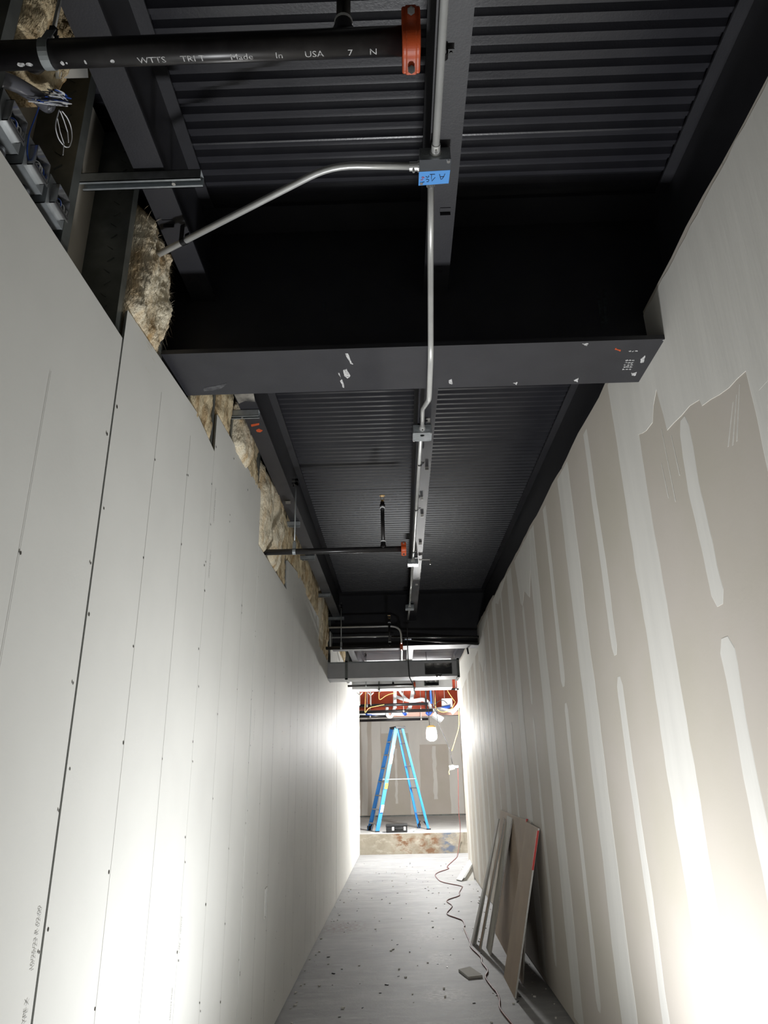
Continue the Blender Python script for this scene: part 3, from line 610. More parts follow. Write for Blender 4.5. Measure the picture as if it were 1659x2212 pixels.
r2 = emt([(xa-0.008, b1.y+0.053, zj+0.03), at(930, 540, 'z', 3.52), Vector((k1.x-0.01, k1.y-0.03, 3.24)), Vector((k2.x, k2.y, 3.238)), p_up, (b2.x, b2.y-0.058, zj+0.03)], 'conduit that dips under the wide girder between the two nearest boxes', bendr=0.05)
connector(r2, (b2.x, b2.y-0.058, zj+0.03), (0, -1, 0)); connector(r2, (xa-0.008, b1.y+0.053, zj+0.03), (0, 1, 0))
r3 = emt([(b2.x-0.005, b2.y+0.058, zj+0.035), (b3.x, b3.y-0.053, zj+0.035)], 'long straight conduit under the middle beam in the long bay'); connector(r3, (b3.x, b3.y-0.053, zj+0.035), (0, -1, 0))
r4 = emt([(b3.x, b3.y+0.053, zj+0.035), (b4.x, b4.y-0.053, zj+0.035)], 'short conduit between the two galvanised boxes before the duct'); connector(r4, (b4.x, b4.y-0.053, zj+0.035), (0, -1, 0))
e4 = at(880, 1371, 'z', ZC); r5 = emt([(b4.x, b4.y+0.053, zj+0.035), (e4.x, 9.52, zj+0.035)], 'last conduit under the middle beam running to the second girder')
# bent branch conduit into the left wall
q1 = at(716, 357, 'z', 3.604); q2 = at(300, 571, 'z', 3.54)
r6 = emt([(b1.x-0.053, b1.y, zj+0.03), (q1.x, q1.y, 3.604), (q2.x, q2.y, 3.54)], 'bent conduit branching from the blue taped box into the left wall wool', bendr=0.09)
connector(r6, (b1.x-0.053, b1.y, zj+0.03), (-1, 0, 0))
def clamp(p, d, label, up=0.022, parent=None):
    """black one-hole strap around a conduit"""
    p = Vector(p); d = Vector(d).normalized(); s = d.cross(Vector((0, 0, 1))).normalized(); u = Vector((0, 0, 1))
    t = thing('conduit_strap', p-u*0.016, label, 'strap', 'black straps holding the conduit')
    mb = MB(); n = 12; ro = RC+0.003; W = d*0.010
    for i in range(n):
        a0, a1 = math.pi*(1+i/n)-0.35, math.pi*(1+(i+1)/n)-0.35
        a0, a1 = -math.pi*0.05+(-math.pi*0.9)*i/n, -math.pi*0.05+(-math.pi*0.9)*(i+1)/n
        A, B = s*math.cos(a0)+u*math.sin(a0), s*math.cos(a1)+u*math.sin(a1)
        mb.hexa([p+A*RC-W, p+A*RC+W, p+B*RC+W, p+B*RC-W, p+A*ro-W, p+A*ro+W, p+B*ro+W, p+B*ro-W])
    mb.build('strap_band', M_DARKPL, t)
    MB().obox(p+s*0.022+u*up*0.4, s*0.012, d*0.011, u*0.0016).obox(p-s*0.0135+u*up*0.5, s*0.0015, d*0.010, u*up*0.5).obox(p+s*0.0135+u*up*0.3, s*0.0015, d*0.010, u*up*0.4).build('strap_ear', M_DARKPL, t)
    MB().cyl(p+s*0.024+u*(up*0.4-0.006), p+s*0.024+u*(up*0.4+0.004), 0.005, 6).build('strap_bolt', M_DARKPL, t)
c1 = at(957, 118, 'z', ZC); clamp((c1.x, c1.y, ZC), (0, 1, 0), 'black strap clamping the conduit before the blue taped box')
c2 = at(397, 520, 'z', 3.56); d6 = Vector((q2.x-q1.x, q2.y-q1.y, -0.06)); f6 = (c2.x-q1.x)/(q2.x-q1.x); clamp((c2.x, q1.y+(q2.y-q1.y)*f6, 3.604-0.064*f6), d6, 'black strap where the bent conduit crosses the left beam', up=0.07)
for px, py, l in ((914, 890, 'black strap on the conduit just past the wide girder'), (902, 1000, 'thin strap on the long straight conduit past the hole box'), (898, 1098, 'thin strap midway along the long straight conduit'), (892, 1190, 'thin strap on the conduit before the coupling box')):
    c = at(px, py, 'z', ZC); clamp((b2.x-0.003 if py < 910 else b2.x+(b3.x-b2.x)*((c.y-b2.y)/(b3.y-b2.y)), c.y if py > 900 else b2.y-0.13, zj+0.035), (0, 1, 0), l)
# steel clips tacked onto the beam flanges
def clip(px, py, w, label, m=M_BLACK, ang=True):
    p = at(px, py, 'z', ZB-0.004); t = thing('beam_clip', (p.x, p.y, ZB-0.012), label, 'clip', 'small clips on the beam flanges')
    MB().box(p.x-w, p.x+w, p.y-0.012, p.y+0.012, ZB-0.003, ZB-0.0005).build('base_plate', m, t)
    MB().box(p.x-w, p.x+w, p.y+0.009, p.y+0.012, ZB-0.018, ZB-0.002).build('turned_lip', m, t)
for px, py, w, l, m in ((363, 481, 0.021, 'black clip with a bright lip on the left beam before the bent conduit', M_BLACK), (419, 600, 0.02, 'black clip on the left beam just before the wide girder', M_BLACK),
        (962, 455, 0.02, 'black angled clip on the middle beam past the blue taped box', M_BLACK), (948, 580, 0.014, 'small clip on the middle beam just before the wide girder', M_BLACK),
        (925, 906, 0.012, 'short bright stub beside the hole box', M_ALU), (922, 1010, 0.012, 'grey clip on the middle beam past the hole box', M_BARESTEEL), (911, 1075, 0.010, 'bright stub clip midway along the middle beam', M_ALU), (912, 1112, 0.012, 'bright clip on the middle beam before the riser head', M_ALU),
        (908, 1173, 0.014, 'wide bright clip on the middle beam before the coupling box', M_ALU), (900, 1262, 0.014, 'bright plate on the middle beam past the coupling box', M_ALU), (622, 1084, 0.02, 'bright clip on the left beam beside the rod clamp', M_ALU)):
    clip(px, py, w, l, m)
# bare arm with a drop at the coupling box
a = at(905, 1209, 'z', ZB-0.02); b = at(929, 1209, 'z', ZB-0.02)
t = thing('support_arm', (a.x, a.y, ZB-0.03), 'small bright arm sticking out right of the coupling box', 'bracket'); MB().cyl(a, b, 0.008, 8).build('arm', M_ALU, t); MB().cyl((b.x, b.y, b.z-0.05), (b.x, b.y, b.z+0.01), 0.008, 8).build('hook', M_ALU, t)
# orange marking and scuffs painted on the left beam
LB = thing('paint_mark', (-0.83, 3.7, ZB-0.001), 'orange spray paint mark on the underside of the left beam', 'paint mark')
MB().prism([at(542, 917, 'z', ZB-0.001), at(560, 914, 'z', ZB-0.001), at(560, 918, 'z', ZB-0.001), at(543, 922, 'z', ZB-0.001)], (0, 0, 0.0008)).build('paint_streak', M_ORANGE, LB)
MB().prism([at(553, 929, 'z', ZB-0.001), at(559, 926, 'z', ZB-0.001), at(568, 930, 'z', ZB-0.001), at(562, 934, 'z', ZB-0.001), at(555, 933, 'z', ZB-0.001)], (0, 0, 0.0008)).build('paint_blot', M_ORANGE, LB)
LB2 = thing('paint_mark', (-0.83, 3.0, ZB-0.001), 'white scraped paint patch on the left beam just past the wide girder', 'paint mark')
MB().prism([at(506, 852, 'z', ZB-0.001), at(548, 850, 'z', ZB-0.001), at(551, 868, 'z', ZB-0.001), at(530, 866, 'z', ZB-0.001), at(516, 872, 'z', ZB-0.001)], (0, 0, 0.0008)).build('scraped_paint', M_BARESTEEL, LB2)
# ------------------------------------------------------------------ open device boxes, plastic conduit and data wires in the left wall
def device_box(y, z, label, tilt=0.0):
    x0, x1 = XL-0.085, XL-0.012; h = 0.052; t = thing('device_box', (x0, y, z-h), label, 'junction box', 'open galvanised boxes in the left wall')
    MB().box(x0, x1, y-h, y-h+0.002, z-h, z+h).box(x0, x1, y+h-0.002, y+h, z-h, z+h).box(x0, x1, y-h, y+h, z-h, z-h+0.002).box(x0, x1, y-h, y+h, z+h-0.002, z+h).box(x0, x0+0.002, y-h, y+h, z-h, z+h).build('box_body', M_GALV, t)
    k = 0.034
    r = MB().box(x1, x1+0.0016, y-h, y+h, z-h, z-k).box(x1, x1+0.0016, y-h, y+h, z+k, z+h).box(x1, x1+0.0016, y-h, y-k, z-k, z+k).box(x1, x1+0.0016, y+k, y+h, z-k, z+k).build('cover_ring', M_GALV, t)
    f = x1+0.022
    MB().box(x1, f, y-k, y-k+0.002, z-k, z+k).box(x1, f, y+k-0.002, y+k, z-k, z+k).box(x1, f, y-k, y+k, z-k, z-k+0.002).box(x1, f, y-k, y+k, z+k-0.002, z+k).box(f-0.002, f, y-k-0.004, y+k+0.004, z-k-0.006, z-k+0.008).build('raised_lip', M_BRIGHT, r)
    for i in (-1, 1): MB().tube([(x0+0.03, y+i*0.024, z-h-0.0012), (x0+0.03, y+i*0.024, z-h+0.001)], 0.0125, 14).build('knockout', M_STUD, t)
    for i in range(3):
        a = random.uniform(-0.015, 0.015); MB().tube(bend([(x0+0.01, y+a, z+0.02), (x1+0.012, y+a+0.012, z+0.012), (x1+0.012, y+a+0.02, z-0.016), (x0+0.03, y+a, z-0.02)], 0.02), 0.0018, 6).build('wire_loop', M_WHITE if i else M_BLUEPIPE, t)
    return t
BX = [(1.262, 3.185, 'open galvanised box with wires, first in the row beside the cable bundle'), (1.388, 3.178, 'open galvanised box with wires, middle of the row above the sheet edge'), (1.512, 3.172, 'open galvanised box with wires, last in the row next to the stud')]
for y, z, l in BX: device_box(y, z, l)
def flex(path, r, label, rings=True):
    t = thing('plastic_conduit', path[0], label, 'conduit', 'grey plastic conduits feeding the boxes'); pts = bend(path, 0.09, 8)
    MB().tube(pts, r, 16).build('tube', M_GREYPL, t, smooth=True)
    if rings: p = Vector(path[-1]); q = Vector(path[-2]); d = (q-p).normalized(); MB().tube([p+d*0.006, p+d*0.03], r*1.2, 16).build('end_fitting', M_GREYPL, t, smooth=True)
for i, (y, z, l) in enumerate(BX):
    flex([(XL-0.05, y+0.028, 2.7), (XL-0.05, y+0.028, z-0.052)], 0.0165, 'grey plastic conduit rising from below into the %s open box' % ('first', 'middle', 'last')[i])
flex([(XL-0.12, 1.0, 3.02), (XL-0.06, 1.13, 3.24), (XL-0.035, 1.27, 3.44), (XL-0.035, 1.34, 3.5)], 0.024, 'upper grey plastic sweep holding up the cable bundle')
flex([(XL-0.05, 1.2, 3.26), (XL-0.04, 1.26, 3.33), (XL-0.03, 1.36, 3.4), (XL-0.03, 1.42, 3.44)], 0.02, 'lower grey plastic sweep under the cable bundle')
flex([(XL-0.05, 1.12, 3.0), (XL-0.04, 1.16, 3.16), (XL-0.05, 1.2, 3.24), (XL-0.08, 1.24, 3.3)], 0.024, 'dark plastic conduit bend at the edge of the row of boxes')
cb = thing('cable_bundle', (XL-0.03, 1.4, 3.42), 'tied bundle of blue and white data wire ends on grey sweeps', 'cables'); CX = XL-0.008
for i in range(34):
    t = i/33; s = at(72+38*t, 222-30*t, 'x', CX); e = at(150-3*t, 226-16*t+random.uniform(-6, 6), 'x', CX); m_ = (s+e)/2+Vector((random.uniform(0, 0.02), 0, random.uniform(-0.004, 0.01)))
    s.x += random.uniform(-0.02, 0.02); e.x += random.uniform(-0.02, 0.008)
    MB().tube(bend([s, m_, e], 0.05), 0.0017, 5).build('wire', (M_WHITE, M_WHITE, M_BLUEPIPE, M_INK)[i % 4], cb)
lp = MB(); L0 = [at(x, y, 'x', CX+0.01) for x, y in ((128, 238), (122, 258), (119, 275), (126, 300), (140, 318), (150, 318), (156, 300), (154, 275), (146, 255), (134, 240))]
lp.tube(bend(L0, 0.02), 0.0016, 6); lp.tube([at(x, y, 'x', CX+0.012) for x, y in ((130, 240), (138, 260), (146, 285), (148, 308))], 0.0014, 6); lp.tube([at(x, y, 'x', CX+0.012) for x, y in ((124, 256), (130, 285), (138, 310), (136, 335))], 0.0012, 6); lp.build('loose_loop', M_WHITE, cb)
MB().tube(bend([at(x, y, 'x', CX) for x, y in ((84, 232), (74, 258), (62, 290), (58, 330), (66, 360), (84, 380))], 0.03), 0.0018, 6).build('drop_wire', M_BLUEPIPE, cb)
# white paper flap on the stud beside the thick pipe
pf = tag(MB().prism([at(118, 142, 'x', SX0+0.003), at(188, 142, 'x', SX0+0.003), at(190, 168, 'x', SX0+0.003), at(120, 170, 'x', SX0+0.003)], (0.0012, 0, 0)).build('paper_flap', M_MUD), 'pale paper flap beneath the hanger strap of the thick pipe', 'paper')
# ------------------------------------------------------------------ short conduits and black pipes before the duct
q = at(705, 1357, 'z', 3.46); qe = at(862, 1352, 'z', 3.46); dn = at(866, 1396, 'y', 8.95)
emt([(SX1+0.05, qe.y, 3.46), (qe.x+0.02, qe.y, 3.46), (qe.x+0.03, qe.y+0.35, 3.235), (qe.x+0.03, 11.2, 3.2)], 'conduit from the left wall curving down beside the sprinkler coupling', bendr=0.16)
q = at(850, 1374, 'z', 3.4); emt([(SX1+0.05, q.y, 3.4), (q.x, q.y, 3.4)], 'straight conduit crossing from the left wall in front of the second girder')
a, b = at(845, 1371, 'y', 9.42), at(1024, 1380, 'y', 9.42)
def bpipe(a, b, r, label, cat='pipe'): t = tag(MB().cyl(a, b, r, 12).build('black_pipe', M_PIPE, None, smooth=True), label, cat); return t
bpipe((a.x, 9.42, 3.36), (1.1, 9.42, 3.33), 0.016, 'upper black pipe crossing to the right wall in front of the second girder'); bpipe((at(868, 1376, 'y', 9.5).x, 9.5, 3.34), (1.1, 9.5, 3.245), 0.016, 'lower slanting black pipe crossing to the right wall at the second girder')
# ------------------------------------------------------------------ sheet metal ducts
def duct(x0, x1, y0, y1, z0, z1, hole, collars, label):
    t = thing('air_duct', ((x0+x1)/2, (y0+y1)/2, z0), label, 'duct'); k = 0.0015; m = MB()
    hx0, hx1, hz0, hz1 = hole
    for (a, b, c, d) in ((x0, hx0, z0, z1), (hx1, x1, z0, z1), (hx0, hx1, z0, hz0), (hx0, hx1, hz1, z1)): m.box(a, b, y0, y0+k, c, d)
    m.build('front_panel', M_DUCT, t)
    MB().box(x0, x1, y0, y1, z0, z0+k).build('bottom_panel', M_DUCT, t); MB().box(x0, x1, y0, y1, z1-k, z1).build('top_panel', M_DUCT, t)
    MB().box(x0, x1, y1-k, y1, z0, z1).build('back_panel', M_DUCT, t); MB().box(x1-k, x1, y0, y1, z0, z1).build('end_cap', M_DUCT, t)
    for c in collars:
        MB().box(c-0.016, c+0.016, y0-0.018, y0, z0-0.018, z1+0.018).box(c-0.016, c+0.016, y0-0.018, y1, z0-0.018, z0).box(c-0.016, c+0.016, y0-0.018, y1, z1, z1+0.018).build('joint_collar', M_STUD, t)
    h = MB().box(x0, x1, y0-0.006, y0, z1-0.012, z1+0.006).build('top_seam', M_GALV, t)
    f = MB(); n = 14                          # torn foil lining at the opening
    for i in range(n):
        a, b = hx0+(hx1-hx0)*i/n, hx0+(hx1-hx0)*(i+1)/n; zz = hz1-0.05-0.006*math.sin(i*1.3); f.add([(a, y0+0.004, hz1), (b, y0+0.004, hz1), (b, y0+0.05, zz), (a, y0+0.05, zz+0.002*math.sin(i*2.1))], [(0, 1, 2, 3)])
    f.build('foil_lining', M_FOIL, t); MB().box(hx0, hx1, y0-0.004, y0, hz0-0.006, hz0).box(hx0-0.006, hx0, y0-0.004, y0, hz0, hz1).box(hx1, hx1+0.006, y0-0.004, y0, hz0, hz1).build('opening_rim', M_STUD, t)
    return t
D1 = duct(SX1, 0.79, 9.17, 9.55, 2.785, 2.99, (0.345, 0.69, 2.815, 2.955), (-0.685, 0.775), 'sheet metal duct crossing the corridor with a torn foil opening')
MB().prism([(0.47, 9.168, 2.812), (0.5, 9.166, 2.816), (0.56, 9.164, 2.81), (0.54, 9.15, 2.775), (0.51, 9.152, 2.79), (0.49, 9.15, 2.765)], (0, 0.001, 0)).build('foil_scrap', M_FOIL, D1)
D2 = duct(SX1, 1.05, 14.0, 14.45, 3.175, 3.37, (0.5, 0.78, 3.22, 3.33), (-0.4, 0.3), 'second sheet metal duct seen beneath the near duct, with a side opening')
# cable drooping in front of the duct
t = tag(MB().tube(bend([at(880, 1345, 'y', 8.9), at(880, 1385, 'y', 9.05), at(882, 1430, 'y', 9.14), at(884, 1462, 'y', 9.12), at(893, 1480, 'y', 9.3), at(897, 1500, 'y', 9.6)], 0.05), 0.007, 8).build('hanging_cable', M_DARKPL, None, smooth=True), 'black cable drooping from the beam over the front of the duct', 'cable')
cl = at(881, 1380, 'y', 9.05); tag(MB().box(cl.x-0.04, cl.x+0.045, 9.04, 9.06, cl.z-0.008, cl.z+0.008).build('cable_tie_bar', M_BRIGHT), 'bright flat bar tied to the black drooping cable', 'bar')
for px, l in ((995, 'dark loose strap hanging from the right end of the second girder'),):
    p = at(1009, 1400, 'y', 9.95); tag(MB().prism([(p.x-0.012, 9.93, p.z), (p.x+0.014, 9.93, p.z), (p.x+0.022, 9.93, p.z-0.085), (p.x, 9.93, p.z-0.09)], (0, 0.008, 0)).build('loose_strap', M_DARKPL), l, 'strap')
p = at(752, 1422, 'z', 3.2); tag(MB().box(p.x-0.1, p.x+0.45, 11.2, 11.24, 3.22, 3.25).build('wood_batten', M_BARE), 'pale batten lying behind the duct at the left wall', 'batten')
# ------------------------------------------------------------------ work lamp at the far end
LY = 15.1; lc = at(932, 1583, 'y', LY)
wlmp = thing('work_lamp', (lc.x, LY, lc.z-0.15), 'glowing hanging work lamp in the opening before the ladder', 'lamp')
M_GLOW = emis('lamp glow', (1, 0.99, 0.97, 1), BULB_RADIANCE)
prof = [(0.0, 0.055), (0.012, 0.075), (0.05, 0.09), (0.12, 0.096), (0.19, 0.094), (0.215, 0.08), (0.23, 0.05)]; mb = MB(); n = 20
mb.tube([(lc.x, LY, lc.z-0.13+z) for z, r in prof], [r for z, r in prof], n); mb.build('globe', M_GLOW, wlmp, smooth=True)
cg = MB()
for i in range(8):
    a = 2*math.pi*i/8; cg.tube(bend([(lc.x+math.cos(a)*0.085, LY+math.sin(a)*0.085, lc.z+0.1), (lc.x+math.cos(a)*0.108, LY+math.sin(a)*0.108, lc.z+0.02), (lc.x+math.cos(a)*0.104, LY+math.sin(a)*0.104, lc.z-0.12), (lc.x+math.cos(a)*0.03, LY+math.sin(a)*0.03, lc.z-0.165)], 0.03), 0.0028, 5)
cg.build('wire_cage', M_WHITE, wlmp)
MB().tube([(lc.x, LY, lc.z+0.098), (lc.x, LY, lc.z+0.125), (lc.x, LY, lc.z+0.15)], [0.095, 0.088, 0.05], 18).build('cap', M_YCABLE, wlmp, smooth=True)
MB().tube(bend([(lc.x-0.045, LY, lc.z+0.14), (lc.x-0.045, LY, lc.z+0.2), (lc.x+0.045, LY, lc.z+0.2), (lc.x+0.045, LY, lc.z+0.14)], 0.02), 0.005, 6).build('carry_hook', M_ALU, wlmp)
MB().tube(bend([(lc.x-0.03, LY, lc.z+0.15), at(927, 1560, 'y', LY), at(926, 1530, 'y', LY), at(928, 1490, 'y', LY), (lc.x-0.05, LY, 4.056)], 0.1), 0.006, 6).build('lamp_cord', M_DARKPL, wlmp)
# ------------------------------------------------------------------ blue step ladder on the raised slab
def lerp(a, b, t): return a+(b-a)*t
F1, F2 = at(815, 1797, 'z', SZ), at(796, 1793, 'z', SZ); B1, B2 = at(925, 1790, 'z', SZ), at(904, 1789, 'z', SZ)
F1.y, F2.y, B1.y, B2.y = 16.72, 17.2, 17.12, 17.58
F1.x = at(815, 1797, 'y', F1.y).x; F2.x = at(797, 1793, 'y', F2.y).x; B1.x = at(926, 1790, 'y', B1.y).x; B2.x = at(905, 1789, 'y', B2.y).x
T1 = at(864, 1573, 'y', 17.0); T2 = at(853, 1572, 'y', 17.28); T1.z = T2.z = 2.60
lad = thing('step_ladder', ((F1.x+B2.x)/2, (F1.y+B2.y)/2, SZ), 'tall blue fibreglass step ladder standing open on the raised slab', 'ladder')
def rail(a, b, wdir, w, d, m, name='rail'):
    ax = (b-a); L_ = ax.length; ax.normalize(); wd = (wdir-ax*wdir.dot(ax)).normalized(); dd = ax.cross(wd); c = (a+b)/2
    mb = MB(); mb.obox(c, ax*L_/2, wd*w/2, dd*0.004); mb.obox(c+wd*(w/2-0.003)+dd*d/2, ax*L_/2, wd*0.003, dd*d/2); mb.obox(c-wd*(w/2-0.003)+dd*d/2, ax*L_/2, wd*0.003, dd*d/2)
    return mb.build(name, m, lad)
sp = (B1-F1).normalized(); FT1, FT2 = lerp(T1, T1-sp*0.09, 1), T2-sp*0.09; BT1, BT2 = T1+sp*0.06, T2+sp*0.06
R1 = rail(F1, FT1, sp, 0.085, 0.03, M_BLUE, 'front_rail'); R2 = rail(F2, FT2, sp, 0.085, -0.03, M_BLUE, 'front_rail')
rail(B1, BT1, sp, 0.05, 0.025, M_BLUE, 'rear_rail'); rail(B2, BT2, sp, 0.05, -0.025, M_BLUE, 'rear_rail')
side = (F2-F1).normalized()
for i in range(7):
    t = (i+0.55)/7.6; a, b = lerp(F1, FT1, t), lerp(F2, FT2, t); c = (a+b)/2; h = (b-a)
    MB().obox(c, h/2, sp*0.042, Vector((0, 0, 0.012))).build('step', M_ALU, lad)
    if i < 3:
        for (p, o) in ((a, b), (b, a)):
            MB().tube([lerp(p, o, 0.34)-Vector((0, 0, 0.012)), lerp(p, o, 0.04)-Vector((0, 0, 0.24))], 0.008, 6).build('step_brace', M_ALU if i else M_DARKPL, lad)
for t in (0.155, 0.4, 0.615, 0.845):
    a, b = lerp(B1, BT1, t), lerp(B2, BT2, t); MB().tube([a, b], 0.012, 8).build('rear_brace', M_ALU, lad)
tc = (T1+T2)/2; wv = (T2-T1); MB().obox(tc+Vector((0, 0, 0.01)), wv/2*1.25, sp*0.12, Vector((0, 0, 0.028))).build('top_cap', M_DARKPL, lad, bevel=0.006)
for (fa, ft, ba, bt) in ((F1, FT1, B1, BT1), (F2, FT2, B2, BT2)):
    MB().tube([lerp(fa, ft, 0.49), lerp(ba, bt, 0.49)], 0.011, 6).build('spreader_bar', M_ALU, lad)
for p, m in ((F2, M_DARKPL), (B2, M_DARKPL)): MB().obox(p+Vector((0, 0, 0.05)), sp*0.035, side*0.025, Vector((0, 0, 0.05))).build('boot', m, lad)
for p in (F1, B1): MB().obox(p+Vector((0, 0, 0.012)), sp*0.045, side*0.02, Vector((0, 0, 0.012))).build('foot_pad', M_DARKPL, lad)
def sticker(t0, t1, m, name):
    a, b = lerp(F1, FT1, t0), lerp(F1, FT1, t1); c = (a+b)/2-side*0.037; ax = (b-a)/2; wd = sp*0.036
    MB().obox(c, ax, wd, side*0.0008).build(name, m, lad)
sticker(0.18, 0.25, M_WHITE, 'name_sticker'); sticker(0.40, 0.455, M_YELL, 'warning_sticker'); sticker(0.64, 0.72, M_WHITE, 'safety_sticker'); sticker(0.79, 0.82, M_WHITE, 'safety_sticker')
# kick braces below the lowest step
for (p, t_, o) in ((F1, FT1, F2), (F2, FT2, F1), (B1, BT1, B2), (B2, BT2, B1)):
    a = lerp(lerp(p, t_, 0.075), lerp(o, t_, 0.075), 0.3); MB().tube([a, lerp(p, t_, 0.03)+(o-p)*0.04, p+(o-p)*0.03+Vector((0, 0, 0.02))], 0.014, 6).build('kick_brace', M_DARKPL, lad)
# ------------------------------------------------------------------ black tool box beside the ladder
a, b = at(835, 1798, 'z', SZ), at(881, 1798, 'z', SZ); ty = 16.47; x0, x1 = at(834, 1798, 'y', ty).x, at(880, 1798, 'y', ty).x; h = 0.165
tb = thing('tool_box', ((x0+x1)/2, ty+0.12, SZ), 'black plastic tool box with two pale latches on the slab edge', 'tool box')
MB().box(x0, x1, ty, ty+0.24, SZ, SZ+h*0.62).build('case_body', M_DARKPL, tb, bevel=0.012); MB().box(x0-0.006, x1+0.006, ty-0.006, ty+0.246, SZ+h*0.64, SZ+h).build('lid', M_DARKPL, tb, bevel=0.014)
for f in (0.33, 0.88): xx = lerp(x0, x1, f); MB().box(xx-0.022, xx+0.022, ty-0.014, ty-0.004, SZ+0.045, SZ+0.115).build('latch', M_MUD, tb)
xm = lerp(x0, x1, 0.6); MB().tube(bend([(xm-0.07, ty-0.004, SZ+0.07), (xm-0.07, ty-0.03, SZ+0.085), (xm+0.07, ty-0.03, SZ+0.085), (xm+0.07, ty-0.004, SZ+0.07)], 0.02), 0.009, 8).build('handle', M_DARKPL, tb)
p = at(888, 1795, 'y', ty+0.1); mb = MB()
for i in range(14): q = Vector((p.x+random.uniform(-0.03, 0.06), ty+0.1+random.uniform(-0.06, 0.06), SZ+random.uniform(0.006, 0.04))); mb.obox(q, (0.03, 0.01*random.random(), 0.01), (0, 0.03, 0.01), (0.001, 0.001, 0.002))
tag(stuff(mb.build('crumpled_wrapper', M_WHITE)), 'crumpled white plastic wrapper beside the tool box', 'wrapper')
# ------------------------------------------------------------------ far room: primer beam, pipes, cables
beam('x', 20.0, -4, 6, 3.265, 4.05, 0.3, 0.03, 0.02, M_PRIMER, 'orange primer steel girder in the far room above the plumbing', name='steel_girder')
def fpipe(pts, r, m, label, cat='pipe', group=None, name='pipe', br=0.12):
    ps = [at(px, py, 'y', y) if not isinstance(px, Vector) else px for px, py, y in pts]
    o = MB().tube(bend(ps, br), r, 12).build(name, m, None, smooth=True); return tag(o, label, cat, group)
def hpipe(px0, py0, px1, py1, y, r, m, label, hang=()):
    a, b = at(px0, py0, 'y', y), at(px1, py1, 'y', y); t = thing('fire_main', (a.x, y, a.z-r), label, 'pipe', None)
    MB().cyl(a, b, r, 14).build('pipe_run', m, t, smooth=True)
    for px in hang:
        x = at(px, py0, 'y', y).x; f = (x-a.x)/(b.x-a.x); z = a.z+(b.z-a.z)*f; MB().cyl((x, y, z), (x, y, 4.056), 0.009, 6).build('hanger_rod', M_ALU, t); MB().cyl((x-0.015, y, z), (x+0.015, y, z), r+0.008, 12).build('hanger_ring', M_ALU, t)
hpipe(770, 1525, 925, 1520, 17.4, 0.035, M_PIPE, 'upper black fire main crossing the far room over the ladder', (793,))
hpipe(770, 1539, 935, 1534, 17.9, 0.035, M_PIPE, 'middle black fire main crossing the far room over the ladder', (872,))
hpipe(770, 1557, 925, 1553, 18.6, 0.032, M_PIPE, 'lowest black fire main above the ladder top', (910,))
hpipe(770, 1547, 838, 1546, 18.2, 0.045, M_PIPE, 'short black pipe beside the white plumbing trap', (800,))
hpipe(876, 1489.5, 1000, 1488.5, 15.4, 0.02, M_PIPE, 'thin black pipe under the second duct before the orange girder', (985,))
PL = thing('plumbing_assembly', (0, 18.2, 2.6), 'white plastic drain plumbing with blue ends hung above the ladder', 'plumbing')
def ppipe(name, pts, r, m=M_WHITE, br=0.12, up=False):
    ps = [at(px, py, 'y', y) for px, py, y in pts]
    if up: ps = [Vector((ps[0].x, ps[0].y, 4.056))]+ps
    MB().tube(bend(ps, br), r, 12).build(name, m, PL, smooth=True)
ppipe('drain_stack', [(853, 1488, 18.0), (853, 1530, 18.0)], 0.045, up=True)
ppipe('drain_branch', [(858, 1484, 18.1), (870, 1503, 18.1), (882, 1513, 18.15)], 0.032)
ppipe('drain_stack', [(892, 1490, 18.2), (889, 1512, 18.2), (885, 1530, 18.2)], 0.05, up=True)
ppipe('drain_link', [(853, 1504, 18.05), (875, 1512, 18.15), (888, 1514, 18.2)], 0.04)
ppipe('drain_bend', [(889, 1515, 18.2), (915, 1510, 18.3), (928, 1520, 18.3), (931, 1535, 18.3)], 0.05)
ppipe('trap', [(836, 1528, 18.0), (836, 1545, 18.0), (842, 1550, 18.0), (848, 1545, 18.0), (852, 1528, 18.0)], 0.04, br=0.15)
ppipe('drain_line', [(772, 1541.5, 18.1), (838, 1541, 18.05)], 0.04)
ppipe('blue_sleeve', [(790, 1541.7, 18.09), (812, 1541.4, 18.08)], 0.044, M_BLUEPIPE)
ppipe('drain_line', [(846, 1541, 18.0), (875, 1543, 18.2), (886, 1527, 18.2)], 0.045)
ppipe('blue_end', [(868, 1541, 18.15), (877, 1542, 18.2)], 0.05, M_BLUEPIPE)
ppipe('blue_end', [(921, 1538, 18.3), (926, 1544, 18.3), (933, 1535, 18.3)], 0.04, M_BLUEPIPE)
ppipe('drain_line', [(931, 1535, 18.3), (955, 1530, 18.3), (970, 1536, 18.3), (985, 1532, 18.3)], 0.045)
ppipe('blue_end', [(950, 1531, 18.3), (972, 1526, 18.3)], 0.04, M_BLUEPIPE)
def droppipe(px, py, y, r, m, name, label, cat='pipe'):
    p = at(px, py, 'y', y); return tag(MB().cyl(p, (p.x, p.y, 4.056), r, 12).build(name, m, None, smooth=True), label, cat)
droppipe(932, 1520, 17.5, 0.03, M_BLUEPIPE, 'blue_pipe', 'tall blue pipe dropping in front of the orange girder'); droppipe(921, 1532, 17.6, 0.02, M_PIPE, 'black_pipe', 'thin black drop pipe right of the white stacks')
p = at(994, 1520, 'y', 16.9); fx_ = MB().tube(bend([(p.x, 16.9, 4.056), p, at(984, 1532, 'y', 16.9), at(975, 1540, 'y', 16.9)], 0.12), 0.05, 12).build('white_flex_pipe', M_WHITE, None, smooth=True); tag(fx_, 'white flexible duct elbow at the right opening edge', 'pipe')
